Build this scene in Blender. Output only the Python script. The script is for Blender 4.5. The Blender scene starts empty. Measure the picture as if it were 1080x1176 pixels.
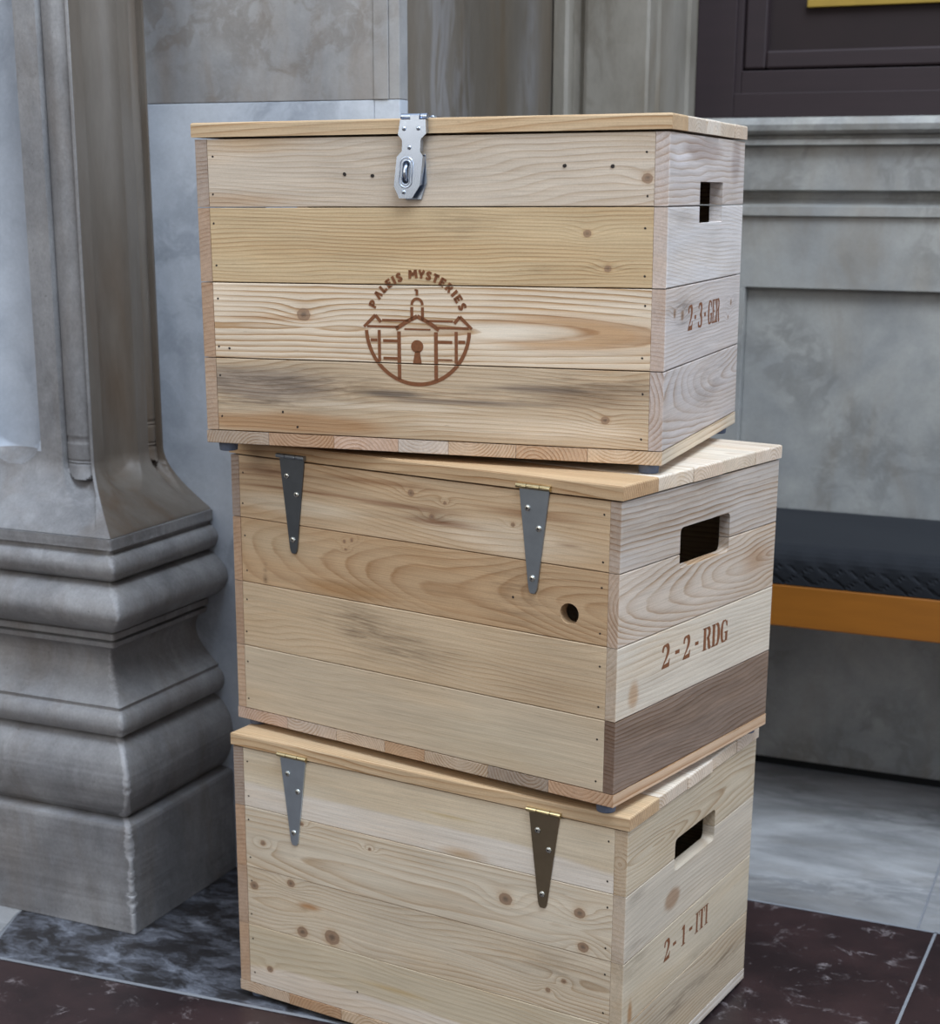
import bpy, bmesh, math, random
import numpy as np
from mathutils import Vector, Matrix, noise as mnoise

random.seed(7)
RNG = np.random.RandomState(11)
scene = bpy.context.scene
COL = scene.collection
MM = 0.001

# ------------------------------------------------------------------ helpers
def srgb(r, g, b):
    f = lambda c: (c/255/12.92) if c/255 <= 0.04045 else ((c/255+0.055)/1.055)**2.4
    return (f(r), f(g), f(b), 1.0)

def link(o, parent=None):
    COL.objects.link(o)
    if parent is not None:
        o.parent = parent
    return o

def mesh_obj(name, verts, faces, mat, parent=None, smooth=False, mats=None, fmat=None):
    me = bpy.data.meshes.new(name)
    me.from_pydata([tuple(v) for v in verts], [], faces)
    if mats:
        for m in mats: me.materials.append(m)
        if fmat is not None:
            me.polygons.foreach_set('material_index', fmat)
    else:
        me.materials.append(mat)
    if smooth:
        me.polygons.foreach_set('use_smooth', [True]*len(me.polygons))
    me.update()
    return link(bpy.data.objects.new(name, me), parent)

def bm_obj(name, bm, mat, parent=None, smooth=False):
    me = bpy.data.meshes.new(name)
    bmesh.ops.recalc_face_normals(bm, faces=bm.faces)
    bm.to_mesh(me); bm.free()
    me.materials.append(mat)
    if smooth:
        me.polygons.foreach_set('use_smooth', [True]*len(me.polygons))
    return link(bpy.data.objects.new(name, me), parent)

def tag(o, label=None, cat=None, group=None, kind=None):
    if label: o['label'] = label
    if cat: o['category'] = cat
    if group: o['group'] = group
    if kind: o['kind'] = kind
    return o

def add_box(bm, x0, x1, y0, y1, z0, z1, bev=0.0):
    r = bmesh.ops.create_cube(bm, size=1.0)
    vs = r['verts']
    for v in vs:
        v.co = Vector(((x0+x1)/2 + v.co.x*(x1-x0), (y0+y1)/2 + v.co.y*(y1-y0), (z0+z1)/2 + v.co.z*(z1-z0)))
    if bev > 0:
        es = list({e for v in vs for e in v.link_edges})
        bmesh.ops.bevel(bm, geom=es, offset=bev, segments=2, affect='EDGES', profile=0.5)

def add_cyl(bm, c, axis, r, h, seg=20, r2=None, bev=0.0):
    """cylinder centred on c along axis"""
    ret = bmesh.ops.create_cone(bm, cap_ends=True, segments=seg, radius1=r, radius2=r if r2 is None else r2, depth=h)
    rot = Vector((0, 0, 1)).rotation_difference(Vector(axis).normalized()).to_matrix()
    for v in ret['verts']:
        v.co = rot @ v.co + Vector(c)
    if bev > 0:
        es = [e for e in {e for v in ret['verts'] for e in v.link_edges} if len(e.link_faces) == 2 and e.calc_face_angle(0) > 0.8]
        bmesh.ops.bevel(bm, geom=es, offset=bev, segments=2, affect='EDGES', profile=0.5)

# ------------------------------------------------------------------ node materials
def new_mat(name):
    m = bpy.data.materials.new(name); m.use_nodes = True
    nt = m.node_tree; nt.nodes.clear()
    out = nt.nodes.new('ShaderNodeOutputMaterial')
    bs = nt.nodes.new('ShaderNodeBsdfPrincipled')
    nt.links.new(bs.outputs[0], out.inputs[0])
    return m, nt, bs

class N:
    def __init__(s, nt): s.nt = nt
    def put(s, inp, v):
        if isinstance(v, bpy.types.NodeSocket): s.nt.links.new(v, inp)
        elif v is not None: inp.default_value = v
    def math(s, op, a, b=None, c=None, clamp=False):
        n = s.nt.nodes.new('ShaderNodeMath'); n.operation = op; n.use_clamp = clamp
        s.put(n.inputs[0], a)
        if b is not None: s.put(n.inputs[1], b)
        if c is not None: s.put(n.inputs[2], c)
        return n.outputs[0]
    def vmul(s, v, k):
        n = s.nt.nodes.new('ShaderNodeVectorMath'); n.operation = 'MULTIPLY'
        s.put(n.inputs[0], v); n.inputs[1].default_value = k
        return n.outputs[0]
    def vadd(s, v, k):
        n = s.nt.nodes.new('ShaderNodeVectorMath'); n.operation = 'ADD'
        s.put(n.inputs[0], v); s.put(n.inputs[1], k)
        return n.outputs[0]
    def noise(s, vec, scale=1.0, detail=3, rough=0.5, dist=0.0, out='Fac'):
        n = s.nt.nodes.new('ShaderNodeTexNoise')
        s.put(n.inputs['Vector'], vec); n.inputs['Scale'].default_value = scale
        n.inputs['Detail'].default_value = detail; n.inputs['Roughness'].default_value = rough
        n.inputs['Distortion'].default_value = dist
        return n.outputs[0] if out == 'Fac' else n.outputs['Color']
    def voro(s, vec, scale, feature='F1'):
        n = s.nt.nodes.new('ShaderNodeTexVoronoi'); n.feature = feature
        s.put(n.inputs['Vector'], vec); n.inputs['Scale'].default_value = scale
        return n.outputs['Distance']
    def ramp(s, fac, stops, interp='LINEAR'):
        n = s.nt.nodes.new('ShaderNodeValToRGB'); n.color_ramp.interpolation = interp
        el = n.color_ramp.elements
        while len(el) < len(stops): el.new(0.5)
        for e, (p, c) in zip(el, stops):
            e.position = p; e.color = c if len(c) == 4 else (*c, 1)
        s.put(n.inputs[0], fac)
        return n.outputs[0]
    def smooth(s, v, a, b):
        n = s.nt.nodes.new('ShaderNodeMapRange'); n.interpolation_type = 'SMOOTHSTEP'
        s.put(n.inputs[0], v); n.inputs[1].default_value = a; n.inputs[2].default_value = b
        return n.outputs[0]
    def mix(s, fac, a, b, mode='MIX'):
        n = s.nt.nodes.new('ShaderNodeMix'); n.data_type = 'RGBA'; n.blend_type = mode
        s.put(n.inputs[0], fac); s.put(n.inputs[6], a); s.put(n.inputs[7], b)
        return n.outputs[2]
    def attr(s, name):
        n = s.nt.nodes.new('ShaderNodeAttribute'); n.attribute_name = name; return n
    def sep(s, v):
        n = s.nt.nodes.new('ShaderNodeSeparateXYZ'); s.put(n.inputs[0], v); return n.outputs
    def coord(s, kind='Object'):
        return s.nt.nodes.new('ShaderNodeTexCoord').outputs[kind]
    def bump(s, h, strength, dist, normal=None):
        n = s.nt.nodes.new('ShaderNodeBump'); s.put(n.inputs['Height'], h)
        n.inputs['Strength'].default_value = strength; n.inputs['Distance'].default_value = dist
        if normal: s.put(n.inputs['Normal'], normal)
        return n.outputs[0]
    def gray(s, v):
        n = s.nt.nodes.new('ShaderNodeCombineColor')
        for i in range(3): s.put(n.inputs[i], v)
        return n.outputs[0]

def wood_material():
    m, nt, bs = new_mat('pallet wood'); n = N(nt)
    gc = n.attr('gc').outputs['Vector']; ph = n.attr('ph').outputs['Fac']
    pr = n.sep(n.attr('props').outputs['Vector'])
    tone = n.attr('tone').outputs['Color']
    wob = n.noise(n.vmul(gc, (9, 70, 70)), 1, 4, 0.6)
    p = n.math('ADD', ph, n.math('MULTIPLY', n.math('SUBTRACT', wob, 0.5), 0.55))
    fr = n.math('FRACT', p)
    late = n.ramp(fr, [(0.0, (0.05,)*3), (0.35, (0.10,)*3), (0.72, (0.55,)*3), (0.88, (1,)*3), (0.96, (0.55,)*3), (1.0, (0.05,)*3)])
    ringvar = n.smooth(n.noise(n.vmul(gc, (5, 30, 30)), 1, 2), 0.3, 0.7)
    line = n.math('MULTIPLY', n.math('MULTIPLY', late, n.math('MULTIPLY', pr[0], 1.2)), n.math('ADD', n.math('MULTIPLY', ringvar, 0.75), 0.4), clamp=True)
    fibre = n.noise(n.vmul(gc, (14, 620, 620)), 1, 3, 0.6)
    fib2 = n.noise(n.vmul(gc, (5, 160, 160)), 1, 3, 0.6)
    blot = n.noise(n.vmul(gc, (6, 16, 16)), 1, 4, 0.6)
    gain = n.math('ADD', 0.42, n.math('MULTIPLY', fibre, 0.42))
    gain = n.math('ADD', gain, n.math('MULTIPLY', fib2, 0.36))
    gain = n.math('ADD', gain, n.math('MULTIPLY', blot, 0.34))
    base = n.mix(1.0, tone, n.gray(gain), 'MULTIPLY')
    # warm and grey drift along the board
    warm = n.smooth(n.noise(n.vadd(n.vmul(gc, (4, 22, 22)), (7.3, 1.1, 0)), 1, 3), 0.42, 0.72)
    base = n.mix(n.math('MULTIPLY', warm, 0.40), base, n.mix(1.0, base, (0.95, 0.84, 0.70, 1), 'MULTIPLY'))
    base = n.mix(line, base, n.mix(1.0, base, (0.58, 0.43, 0.29, 1), 'MULTIPLY'))
    grit = n.noise(n.vmul(gc, (900, 900, 900)), 1, 2, 0.7)
    base = n.mix(1.0, base, n.gray(n.math('ADD', 0.82, n.math('MULTIPLY', grit, 0.36))), 'MULTIPLY')
    # grey weather staining in streaks
    st = n.noise(n.vmul(gc, (13, 130, 130)), 1, 5, 0.7, 0.4)
    stm = n.math('MULTIPLY', pr[2], n.smooth(st, 0.34, 0.66), clamp=True)
    base = n.mix(n.math('MULTIPLY', stm, 0.8), base, n.mix(1.0, base, (0.30, 0.27, 0.25, 1), 'MULTIPLY'))
    # brown specks
    spk = n.smooth(n.noise(n.vmul(gc, (45, 330, 330)), 1, 3), 0.70, 0.78)
    base = n.mix(n.math('MULTIPLY', spk, 0.35), base, (0.16, 0.09, 0.05, 1))
    # knots
    kj = n.math('ADD', pr[1], n.math('MULTIPLY', n.math('SUBTRACT', n.noise(n.vmul(gc, (190, 190, 190)), 1, 3), 0.5), 0.16))
    halo = n.smooth(kj, 0.22, 0.56); core = n.smooth(kj, 0.52, 0.60); heart = n.smooth(kj, 0.70, 0.95)
    base = n.mix(n.math('MULTIPLY', halo, 0.30), base, n.mix(1.0, base, (0.80, 0.60, 0.42, 1), 'MULTIPLY'))
    kc = n.mix(heart, (0.27, 0.165, 0.10, 1), (0.10, 0.06, 0.04, 1))
    kr_ = n.math('MULTIPLY', n.math('SINE', n.math('MULTIPLY', kj, 70.0)), 0.12)
    kc = n.mix(1.0, kc, n.gray(n.math('ADD', 1.0, kr_)), 'MULTIPLY')
    base = n.mix(n.math('MULTIPLY', core, 0.85), base, kc)
    nt.links.new(base, bs.inputs['Base Color'])
    bs.inputs['Roughness'].default_value = 0.62
    bs.inputs['Specular IOR Level'].default_value = 0.35
    h = n.math('ADD', n.math('MULTIPLY', fibre, 0.5), n.math('MULTIPLY', line, -0.4))
    nt.links.new(n.bump(h, 0.55, 0.0008), bs.inputs['Normal'])
    return m

def marble(name, c1, c2, vein, vein_amt, scale=2.2, stain=None, stain_amt=0.0, rough=0.38, stretch=(1, 1, 1), bump=0.25, fine=0.2, worn=0.0):
    m, nt, bs = new_mat(name); n = N(nt)
    co = n.vmul(n.coord('Object'), stretch)
    big = n.noise(co, scale, 5, 0.6, 0.6)
    col = n.mix(n.smooth(big, 0.3, 0.7), c1, c2)
    w = n.noise(n.vadd(co, n.vmul(n.noise(co, scale*1.3, 3, 0.6, 0, 'Color'), (0.22, 0.22, 0.22))), scale*1.7, 6, 0.66)
    vn = n.math('ABSOLUTE', n.math('SUBTRACT', w, 0.5))
    vmask = n.math('SUBTRACT', 1.0, n.smooth(vn, 0.0, 0.09))
    patch = n.smooth(n.noise(n.vadd(co, (3.1, 8.2, 1.7)), scale*1.1, 2), 0.42, 0.62)
    col = n.mix(n.math('MULTIPLY', n.math('MULTIPLY', vmask, patch), vein_amt*.7), col, vein)
    f = n.noise(co, scale*9, 6, 0.7)
    col = n.mix(1.0, col, n.gray(n.math('ADD', 1.0-fine/2, n.math('MULTIPLY', f, fine))), 'MULTIPLY')
    if stain:
        s = n.smooth(n.noise(n.vadd(n.vmul(co, (1, 1, 0.35)), (11, 4, 2)), scale*2.6, 4, 0.6, 0.5), 0.45, 0.75)
        col = n.mix(n.math('MULTIPLY', s, stain_amt), col, stain)
    grain = n.noise(co, scale*60, 4, 0.7)
    col = n.mix(1.0, col, n.gray(n.math('ADD', 1.0-fine*.6, n.math('MULTIPLY', grain, fine*1.2))), 'MULTIPLY')
    cloud = n.noise(n.vadd(co, (1.7, 5.3, 9.1)), scale*3.2, 6, 0.7, 0.5)
    col = n.mix(1.0, col, n.gray(n.math('ADD', 0.78, n.math('MULTIPLY', cloud, 0.44))), 'MULTIPLY')
    if worn:
        pt = n.attr('edge').outputs['Fac']
        e = n.smooth(n.math('MULTIPLY', pt, n.math('ADD', 0.15, n.noise(n.coord('Object'), 60, 5, 0.75))), 0.40, 0.62)
        col = n.mix(n.math('MULTIPLY', e, worn), col, srgb(196, 196, 198))
        pit = n.smooth(n.noise(n.coord('Object'), 120, 3, 0.6), 0.68, 0.76)
        col = n.mix(n.math('MULTIPLY', pit, 0.5), col, srgb(70, 66, 62))
    nt.links.new(col, bs.inputs['Base Color'])
    bs.inputs['Roughness'].default_value = rough
    bs.inputs['Specular IOR Level'].default_value = 0.4
    if bump: nt.links.new(n.bump(f, bump, 0.002), bs.inputs['Normal'])
    return m

def simple(name, col, rough=0.5, metal=0.0, noise=0.0, nscale=40, bump=0.0, aniso=None):
    m, nt, bs = new_mat(name); n = N(nt)
    f = n.noise(n.coord('Object') if aniso is None else n.vmul(n.coord('Object'), aniso), nscale, 4, 0.6)
    g = n.gray(n.math('ADD', 1.0-noise/2, n.math('MULTIPLY', f, noise)))
    nt.links.new(n.mix(1.0, col, g, 'MULTIPLY'), bs.inputs['Base Color'])
    bs.inputs['Roughness'].default_value = rough; bs.inputs['Metallic'].default_value = metal
    if bump: nt.links.new(n.bump(f, bump, 0.0008), bs.inputs['Normal'])
    return m

def floor_tile_material(name, base, base2, fleck, amt, scale):
    m, nt, bs = new_mat(name); n = N(nt)
    co = n.coord('Object')
    col = n.mix(n.smooth(n.noise(co, 5, 4, 0.6), 0.35, 0.65), base, base2)
    # pale wisps
    w = n.noise(n.vadd(co, n.vmul(n.noise(co, 4, 3, 0.6, 0, 'Color'), (0.3, 0.3, 0.3))), scale, 6, 0.65)
    v = n.math('SUBTRACT', 1.0, n.smooth(n.math('ABSOLUTE', n.math('SUBTRACT', w, 0.5)), 0.0, 0.03))
    pt = n.smooth(n.noise(co, scale*1.3, 4, 0.65), 0.5, 0.68)
    col = n.mix(n.math('MULTIPLY', n.math('MULTIPLY', v, pt), amt), col, fleck)
    sp = n.smooth(n.noise(co, 55, 3, 0.6), 0.66, 0.76)
    col = n.mix(n.math('MULTIPLY', sp, amt*0.4), col, fleck)
    nt.links.new(col, bs.inputs['Base Color'])
    bs.inputs['Roughness'].default_value = 0.35
    nt.links.new(n.bump(n.noise(co, 30, 5, 0.7), 0.25, 0.001), bs.inputs['Normal'])
    return m

def mottled_material():
    m, nt, bs = new_mat('mottled grey floor marble'); n = N(nt)
    co = n.vmul(n.coord('Object'), (1.0, 1.7, 1))
    wv = n.noise(n.vadd(co, n.vmul(n.noise(co, 7, 4, 0.65, 0, 'Color'), (0.16, 0.16, 0))), 13, 8, 0.74)
    col = n.ramp(wv, [(0.0, (0.012, 0.011, 0.011)), (0.44, (0.026, 0.024, 0.025)), (0.52, (0.075, 0.078, 0.09)), (0.60, (0.15, 0.16, 0.185)), (0.72, (0.28, 0.30, 0.34))])
    nt.links.new(col, bs.inputs['Base Color']); bs.inputs['Roughness'].default_value = 0.4
    return m

WOOD = wood_material()
BURN = simple('scorched brand marking', srgb(122, 74, 42), 0.8, 0, 0.9, 300)
NAIL = simple('nail hole', (0.02, 0.013, 0.01, 1), 0.8)
ZINC = simple('zinc plated steel', (0.50, 0.57, 0.68, 1), 0.27, 1.0, 0.25, 60)
ZINC2 = simple('dull zinc strap steel', (0.33, 0.37, 0.41, 1), 0.42, 1.0, 0.3, 60)
ZINC3 = simple('dark zinc strap steel', (0.17, 0.19, 0.21, 1), 0.38, 1.0, 0.3, 60)
ZINC_BLUE_REFL = simple('zinc strap steel with painted blue reflection', (0.62, 0.72, 0.80, 1), 0.34, 1.0, 0.3, 60)  # pale blue reflection on the zinc is put into the base colour
ZINC_DARK_REFL = simple('strap steel with painted bronze reflection', (0.27, 0.22, 0.15, 1), 0.36, 1.0, 0.3, 60)  # dark bronze reflection on the steel is put into the base colour
BRASS = simple('yellow passivated steel', (0.62, 0.52, 0.30, 1), 0.3, 1.0, 0.2, 60)
SCREW = simple('screw steel', (0.66, 0.66, 0.60, 1), 0.22, 1.0, 0.2, 60)
SLOTM = simple('screw recess', (0.05, 0.05, 0.05, 1), 0.6)
RUBBER = simple('grey blue rubber', (0.10, 0.12, 0.17, 1), 0.7, 0, 0.5, 300, 0.4)
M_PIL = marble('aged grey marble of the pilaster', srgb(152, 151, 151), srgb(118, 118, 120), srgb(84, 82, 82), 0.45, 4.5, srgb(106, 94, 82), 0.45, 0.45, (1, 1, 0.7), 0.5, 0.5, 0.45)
M_SIDE = marble('brown weathered marble with painted side shade', srgb(112, 105, 97), srgb(90, 81, 71), srgb(70, 60, 50), 0.4, 4.0, srgb(84, 64, 44), 0.75, 0.5, (1, 1, 0.25), 0.35)  # brown dirt plus the shade of this face, painted into the colour
M_WALLB = marble('pale blue grey wall marble', srgb(182, 188, 196), srgb(156, 164, 175), srgb(98, 106, 118), 0.5, 3.0, None, 0, 0.4)
M_WALLU = marble('grey wall marble', srgb(152, 151, 150), srgb(126, 127, 129), srgb(95, 84, 72), 0.6, 5.0, srgb(110, 92, 72), 0.4, 0.4)
M_NICHE = marble('dark veined reveal marble', srgb(108, 101, 92), srgb(80, 73, 64), srgb(146, 146, 150), 0.6, 4.0, srgb(86, 68, 44), 0.7, 0.4, (1, 1, 0.25))
M_ARCH = marble('architrave marble', srgb(142, 136, 126), srgb(112, 105, 93), srgb(86, 74, 58), 0.5, 4.5, srgb(104, 86, 62), 0.5, 0.45, (1, 1, 0.4))
M_DADO = marble('dado marble', srgb(164, 162, 156), srgb(142, 142, 140), srgb(108, 106, 102), 0.6, 4.0, srgb(128, 114, 96), 0.4, 0.4)
M_PALE = marble('pale floor marble', srgb(176, 176, 176), srgb(126, 126, 126), srgb(78, 80, 84), 0.55, 3.2, srgb(116, 108, 98), 0.3, 0.22, (0.7, 1.7, 1))
M_DARKW = simple('dark mahogany paint', srgb(38, 24, 27), 0.66, 0, 0.5, 18, 0.15, (0.4, 4, 4))
M_DARKP = simple('dark panel', srgb(33, 20, 19), 0.85, 0, 0.5, 10)
M_GOLD = simple('gilding', srgb(150, 124, 50), 0.4, 0.3, 0.3, 30)
M_ORANGE = simple('varnished orange wood', srgb(150, 92, 30), 0.38, 0, 0.5, 6, 0.1, (1.2, 8, 9))
M_CLOTH = simple('black woven cloth', srgb(17, 20, 26), 0.9, 0, 0.7, 160, 0.6)
M_GAP = simple('dark joint', (0.01, 0.01, 0.01, 1), 0.9)
M_GROUT = simple('pale joint', srgb(126, 128, 132), 0.7, 0, 0.4, 60)
M_TILE = floor_tile_material('dark red brown floor marble', srgb(56, 41, 41), srgb(39, 30, 31), srgb(150, 140, 140), 0.65, 11)
M_MOT = mottled_material()

# ------------------------------------------------------------------ planks
def smooth_noise(seed):
    r = np.random.RandomState(seed)
    k = [(r.uniform(.4, 1.6)*s, r.uniform(.4, 1.6)*s2, r.uniform(0, 6.28), a) for s, s2, a in
         ((.007, .02, 1), (.010, .03, .8), (.018, .045, .45), (.03, .08, .16), (.055, .12, .07))]
    def f(u, v):
        t = 0
        for a, b, c, d in k: t = t + d*np.sin(a*u + b*v + c)
        return t
    return f

ENDK = [(.94, .89, .86), (.90, .83, .78), (.95, .87, .80), (.82, .77, .74), (.97, .94, .92), (.91, .81, .73)]
def board(c, sat=0.84, k=0.965):
    m = sum(c)/3
    return np.array(srgb(*[(m+(x-m)*sat)*k*q for x, q in zip(c, (1.012, .992, .985))]))

class Panel:
    """collects planks (numpy) and links them as one mesh object; units: millimetres"""
    def __init__(s): s.v = []; s.f = []; s.ph = []; s.gc = []; s.pr = []; s.tone = []; s.n = 0; s.fm = []
    def plank(s, o, U, V, Wd, Lu, Lv, T, g, du=3.0, dv=3.0, rad=1.0, hole=None, nw=5, inner=True):
        """o: corner at u=v=0 on the outer face; Wd outward normal. hole: (uc,vc,hu,hv,r) rounded box"""
        o, U, V, Wd = (np.array(a, float) for a in (o, U, V, Wd))
        seed = g.get('seed', int(RNG.randint(1e6)))
        def lines(L, d):
            n = max(2, int(round((L-2*rad)/d)))
            a = list(np.linspace(rad, L-rad, n+1))
            return np.array([0, rad*.3] + a + [L-rad*.3, L])
        ul, vl = lines(Lu, du), lines(Lv, dv)
        nu, nv = len(ul), len(vl)
        uu, vv = np.meshgrid(ul, vl, indexing='ij')
        dd = np.minimum(np.minimum(uu, Lu-uu), np.minimum(vv, Lv-vv))
        x = np.clip(rad-dd, 0, rad)
        ww = -(rad - np.sqrt(np.maximum(rad*rad - x*x, 0)))
        inc = np.ones((nu-1, nv-1), bool)
        if hole:
            uc, vc, hu, hv, r = hole
            def sdf(a, b):
                qx, qy = np.abs(a-uc)-(hu-r), np.abs(b-vc)-(hv-r)
                return np.hypot(np.maximum(qx, 0), np.maximum(qy, 0)) + np.minimum(np.maximum(qx, qy), 0) - r
            cu = (ul[:-1]+ul[1:])/2; cv = (vl[:-1]+vl[1:])/2
            CU, CV = np.meshgrid(cu, cv, indexing='ij')
            inc = sdf(CU, CV) > 0
            pad = np.pad(inc, 1, constant_values=False)
            padn = np.pad(~inc, 1, constant_values=False)
            anyin = pad[:-1, :-1] | pad[1:, :-1] | pad[:-1, 1:] | pad[1:, 1:]
            anyout = padn[:-1, :-1] | padn[1:, :-1] | padn[:-1, 1:] | padn[1:, 1:]
            sel = anyin & anyout
            e = .01
            for _ in range(4):
                d0 = sdf(uu, vv)
                gx = (sdf(uu+e, vv)-sdf(uu-e, vv))/(2*e); gy = (sdf(uu, vv+e)-sdf(uu, vv-e))/(2*e)
                bu = (uu <= 0) | (uu >= Lu); bv = (vv <= 0) | (vv >= Lv)
                uu = np.where(sel & ~bu, uu - d0*gx, uu); vv = np.where(sel & ~bv, vv - d0*gy, vv)
        idx = np.arange(nu*nv).reshape(nu, nv)
        P = [np.stack([uu.ravel(), vv.ravel(), ww.ravel()], 1)]
        quads = np.stack([idx[:-1, :-1][inc], idx[1:, :-1][inc], idx[1:, 1:][inc], idx[:-1, 1:][inc]], 1)
        F = [quads]
        # boundary edges -> walls
        pad = np.pad(inc, 1, constant_values=False)
        edges = []
        I, J = np.nonzero(inc)
        for i, j in zip(I, J):
            if not pad[i+1, j]: edges.append((idx[i, j], idx[i+1, j]))
            if not pad[i+1, j+2]: edges.append((idx[i+1, j+1], idx[i, j+1]))
            if not pad[i, j+1]: edges.append((idx[i, j+1], idx[i, j]))
            if not pad[i+2, j+1]: edges.append((idx[i+1, j], idx[i+1, j+1]))
        bverts = sorted({a for e in edges for a in e})
        colm = {}
        base = nu*nv; extra = []
        Pf = P[0]
        for b in bverts:
            lv = np.linspace(Pf[b, 2], -T, nw+1)[1:]
            c = [b]
            for w in lv:
                c.append(base+len(extra)); extra.append((Pf[b, 0], Pf[b, 1], w))
            colm[b] = c
        wf = []
        for a, b in edges:
            ca, cb = colm[a], colm[b]
            for k in range(nw):
                wf.append((cb[k], ca[k], ca[k+1], cb[k+1]))
        P.append(np.array(extra)); F.append(np.array(wf))
        base += len(extra)
        if inner:
            cu = [0, Lu]; cv = [0, Lv]
            if hole:
                cu += [max(0, uc-hu), min(Lu, uc+hu)]; cv += [max(0, min(Lv, vc-hv)), max(0, min(Lv, vc+hv))]
            # add some points so tones/stains stay sane
            cu = sorted(set(cu) | set(np.linspace(0, Lu, 9)[1:-1])); cv = sorted(set(cv))
            ii = np.arange(len(cu)*len(cv)).reshape(len(cu), len(cv)) + base
            P.append(np.array([(a, b, -T) for a in cu for b in cv]))
            q = []
            for i in range(len(cu)-1):
                for j in range(len(cv)-1):
                    a, b = (cu[i]+cu[i+1])/2, (cv[j]+cv[j+1])/2
                    if hole and abs(a-uc) < hu and abs(b-vc) < hv: continue
                    if cu[i+1]-cu[i] < 1e-6 or cv[j+1]-cv[j] < 1e-6: continue
                    q.append((ii[i, j], ii[i, j+1], ii[i+1, j+1], ii[i+1, j]))
            F.append(np.array(q))
        P = np.concatenate(P); F = np.concatenate(F)
        u, v, w = P[:, 0], P[:, 1], P[:, 2]
        if np.dot(np.cross(U, V), Wd) < 0: F = F[:, ::-1]
        # --- grain
        nz = smooth_noise(seed)
        sp = g.get('sp', 4.0)
        vc_ = g.get('vc', -260.0) + g.get('bend', 0)*((u-Lu/2)/100)**2
        wc_ = g.get('wc', -40.0) + g.get('slope', 0.0)*(u-g.get('uc', Lu/2))
        vv2 = v + g.get('tilt', 0)*(u-Lu/2)
        wt = w*g.get('wk', 1.0)
        r = np.hypot(vv2-vc_, wt-wc_)
        ph = r/sp + g.get('warp', .5)*nz(u, v)
        kn = np.zeros(len(u))
        for (ku, kv, kr) in g.get('knots', []):
            d = np.hypot((u-ku)*.85, v-kv)
            ph += g.get('kamp', 1.6)*np.exp(-((u-ku)/(4.5*kr))**2-((v-kv)/(2.2*kr))**2)*np.sign(kr)
            kn = np.maximum(kn, np.clip((2.2-d/abs(kr))/2.2, 0, 1))
        stn = np.zeros(len(u))
        for (su, sv, ru, rv, a) in g.get('stains', []):
            dd2 = ((u-su)/ru)**2 + ((v-sv)/rv)**2
            stn = np.maximum(stn, a*np.clip(1.5*np.exp(-dd2) + .12*nz(u*3, v*3)*np.exp(-dd2*.6), 0, 1.2))
        con = np.full(len(u), g.get('con', .5))
        t = board(g.get('tone', (200, 184, 158)))
        tone = np.tile(t, (len(u), 1))
        for (su, sv, ru, rv, c, soft) in g.get('patch', []):
            d2 = np.sqrt(((u-su)/ru)**2+((v-sv)/rv)**2) + .07*nz(u*2.2, v*2.2)
            a = np.clip((1-d2)/soft, 0, 1)[:, None]
            tone = tone*(1-a) + board(c)*a
        endm = (((u < .02) | (u > Lu-.02)) & (w < -rad*.9))[:, None]
        tone = np.where(endm, tone*np.array(ENDK[seed % len(ENDK)]+(1.0,)), tone)
        if hole:
            hm = ((w < -rad*.9) & (u > 5) & (u < Lu-5) & (v > -1) & (np.abs(sdf(u, v)) < 3))[:, None]
            tone = np.where(hm, tone*np.array([.92, .76, .58, 1]), tone)
        s.v.append((o + u[:, None]*U + v[:, None]*V + w[:, None]*Wd)*MM)
        s.f.append(F + s.n); s.n += len(u); s.fm += [0]*len(F)
        s.ph.append(ph); s.gc.append(P*MM + RNG.uniform(-20, 20, 3)); s.pr.append(np.stack([con, kn, stn], 1)); s.tone.append(tone)
    def dot(s, c, U, V, Wd, r, n=14, sq=1.0):
        """small dark nail hole lying on the board"""
        c, U, V, Wd = (np.array(a, float) for a in (c, U, V, Wd))
        a = np.arange(n)/n*2*np.pi
        j = 1+.10*np.sin(2*a+c[0])
        P = (c + .12*Wd + (r*j*np.cos(a))[:, None]*U + (r*sq*j*np.sin(a))[:, None]*V)*MM
        s.v.append(P)
        F = [list(range(s.n, s.n+n))]
        if np.dot(np.cross(U, V), Wd) < 0: F[0] = F[0][::-1]
        s.f.append(F); s.fm.append(1); s.n += n
        s.ph.append(np.zeros(n)); s.gc.append(P); s.pr.append(np.zeros((n, 3))); s.tone.append(np.ones((n, 4)))
    def build(s, name, parent):
        me = bpy.data.meshes.new(name)
        V = np.concatenate(s.v); faces = []
        for f in s.f:
            faces += f if isinstance(f, list) else f.tolist()
        me.from_pydata(V.tolist(), [], faces)
        me.materials.append(WOOD); me.materials.append(NAIL)
        me.polygons.foreach_set('material_index', s.fm)
        a = me.attributes.new('ph', 'FLOAT', 'POINT'); a.data.foreach_set('value', np.concatenate(s.ph).astype('f').ravel())
        a = me.attributes.new('gc', 'FLOAT_VECTOR', 'POINT'); a.data.foreach_set('vector', np.concatenate(s.gc).astype('f').ravel())
        a = me.attributes.new('props', 'FLOAT_VECTOR', 'POINT'); a.data.foreach_set('vector', np.concatenate(s.pr).astype('f').ravel())
        a = me.attributes.new('tone', 'FLOAT_COLOR', 'POINT'); a.data.foreach_set('color', np.concatenate(s.tone).astype('f').ravel())
        me.update()
        return link(bpy.data.objects.new(name, me), parent)

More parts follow.
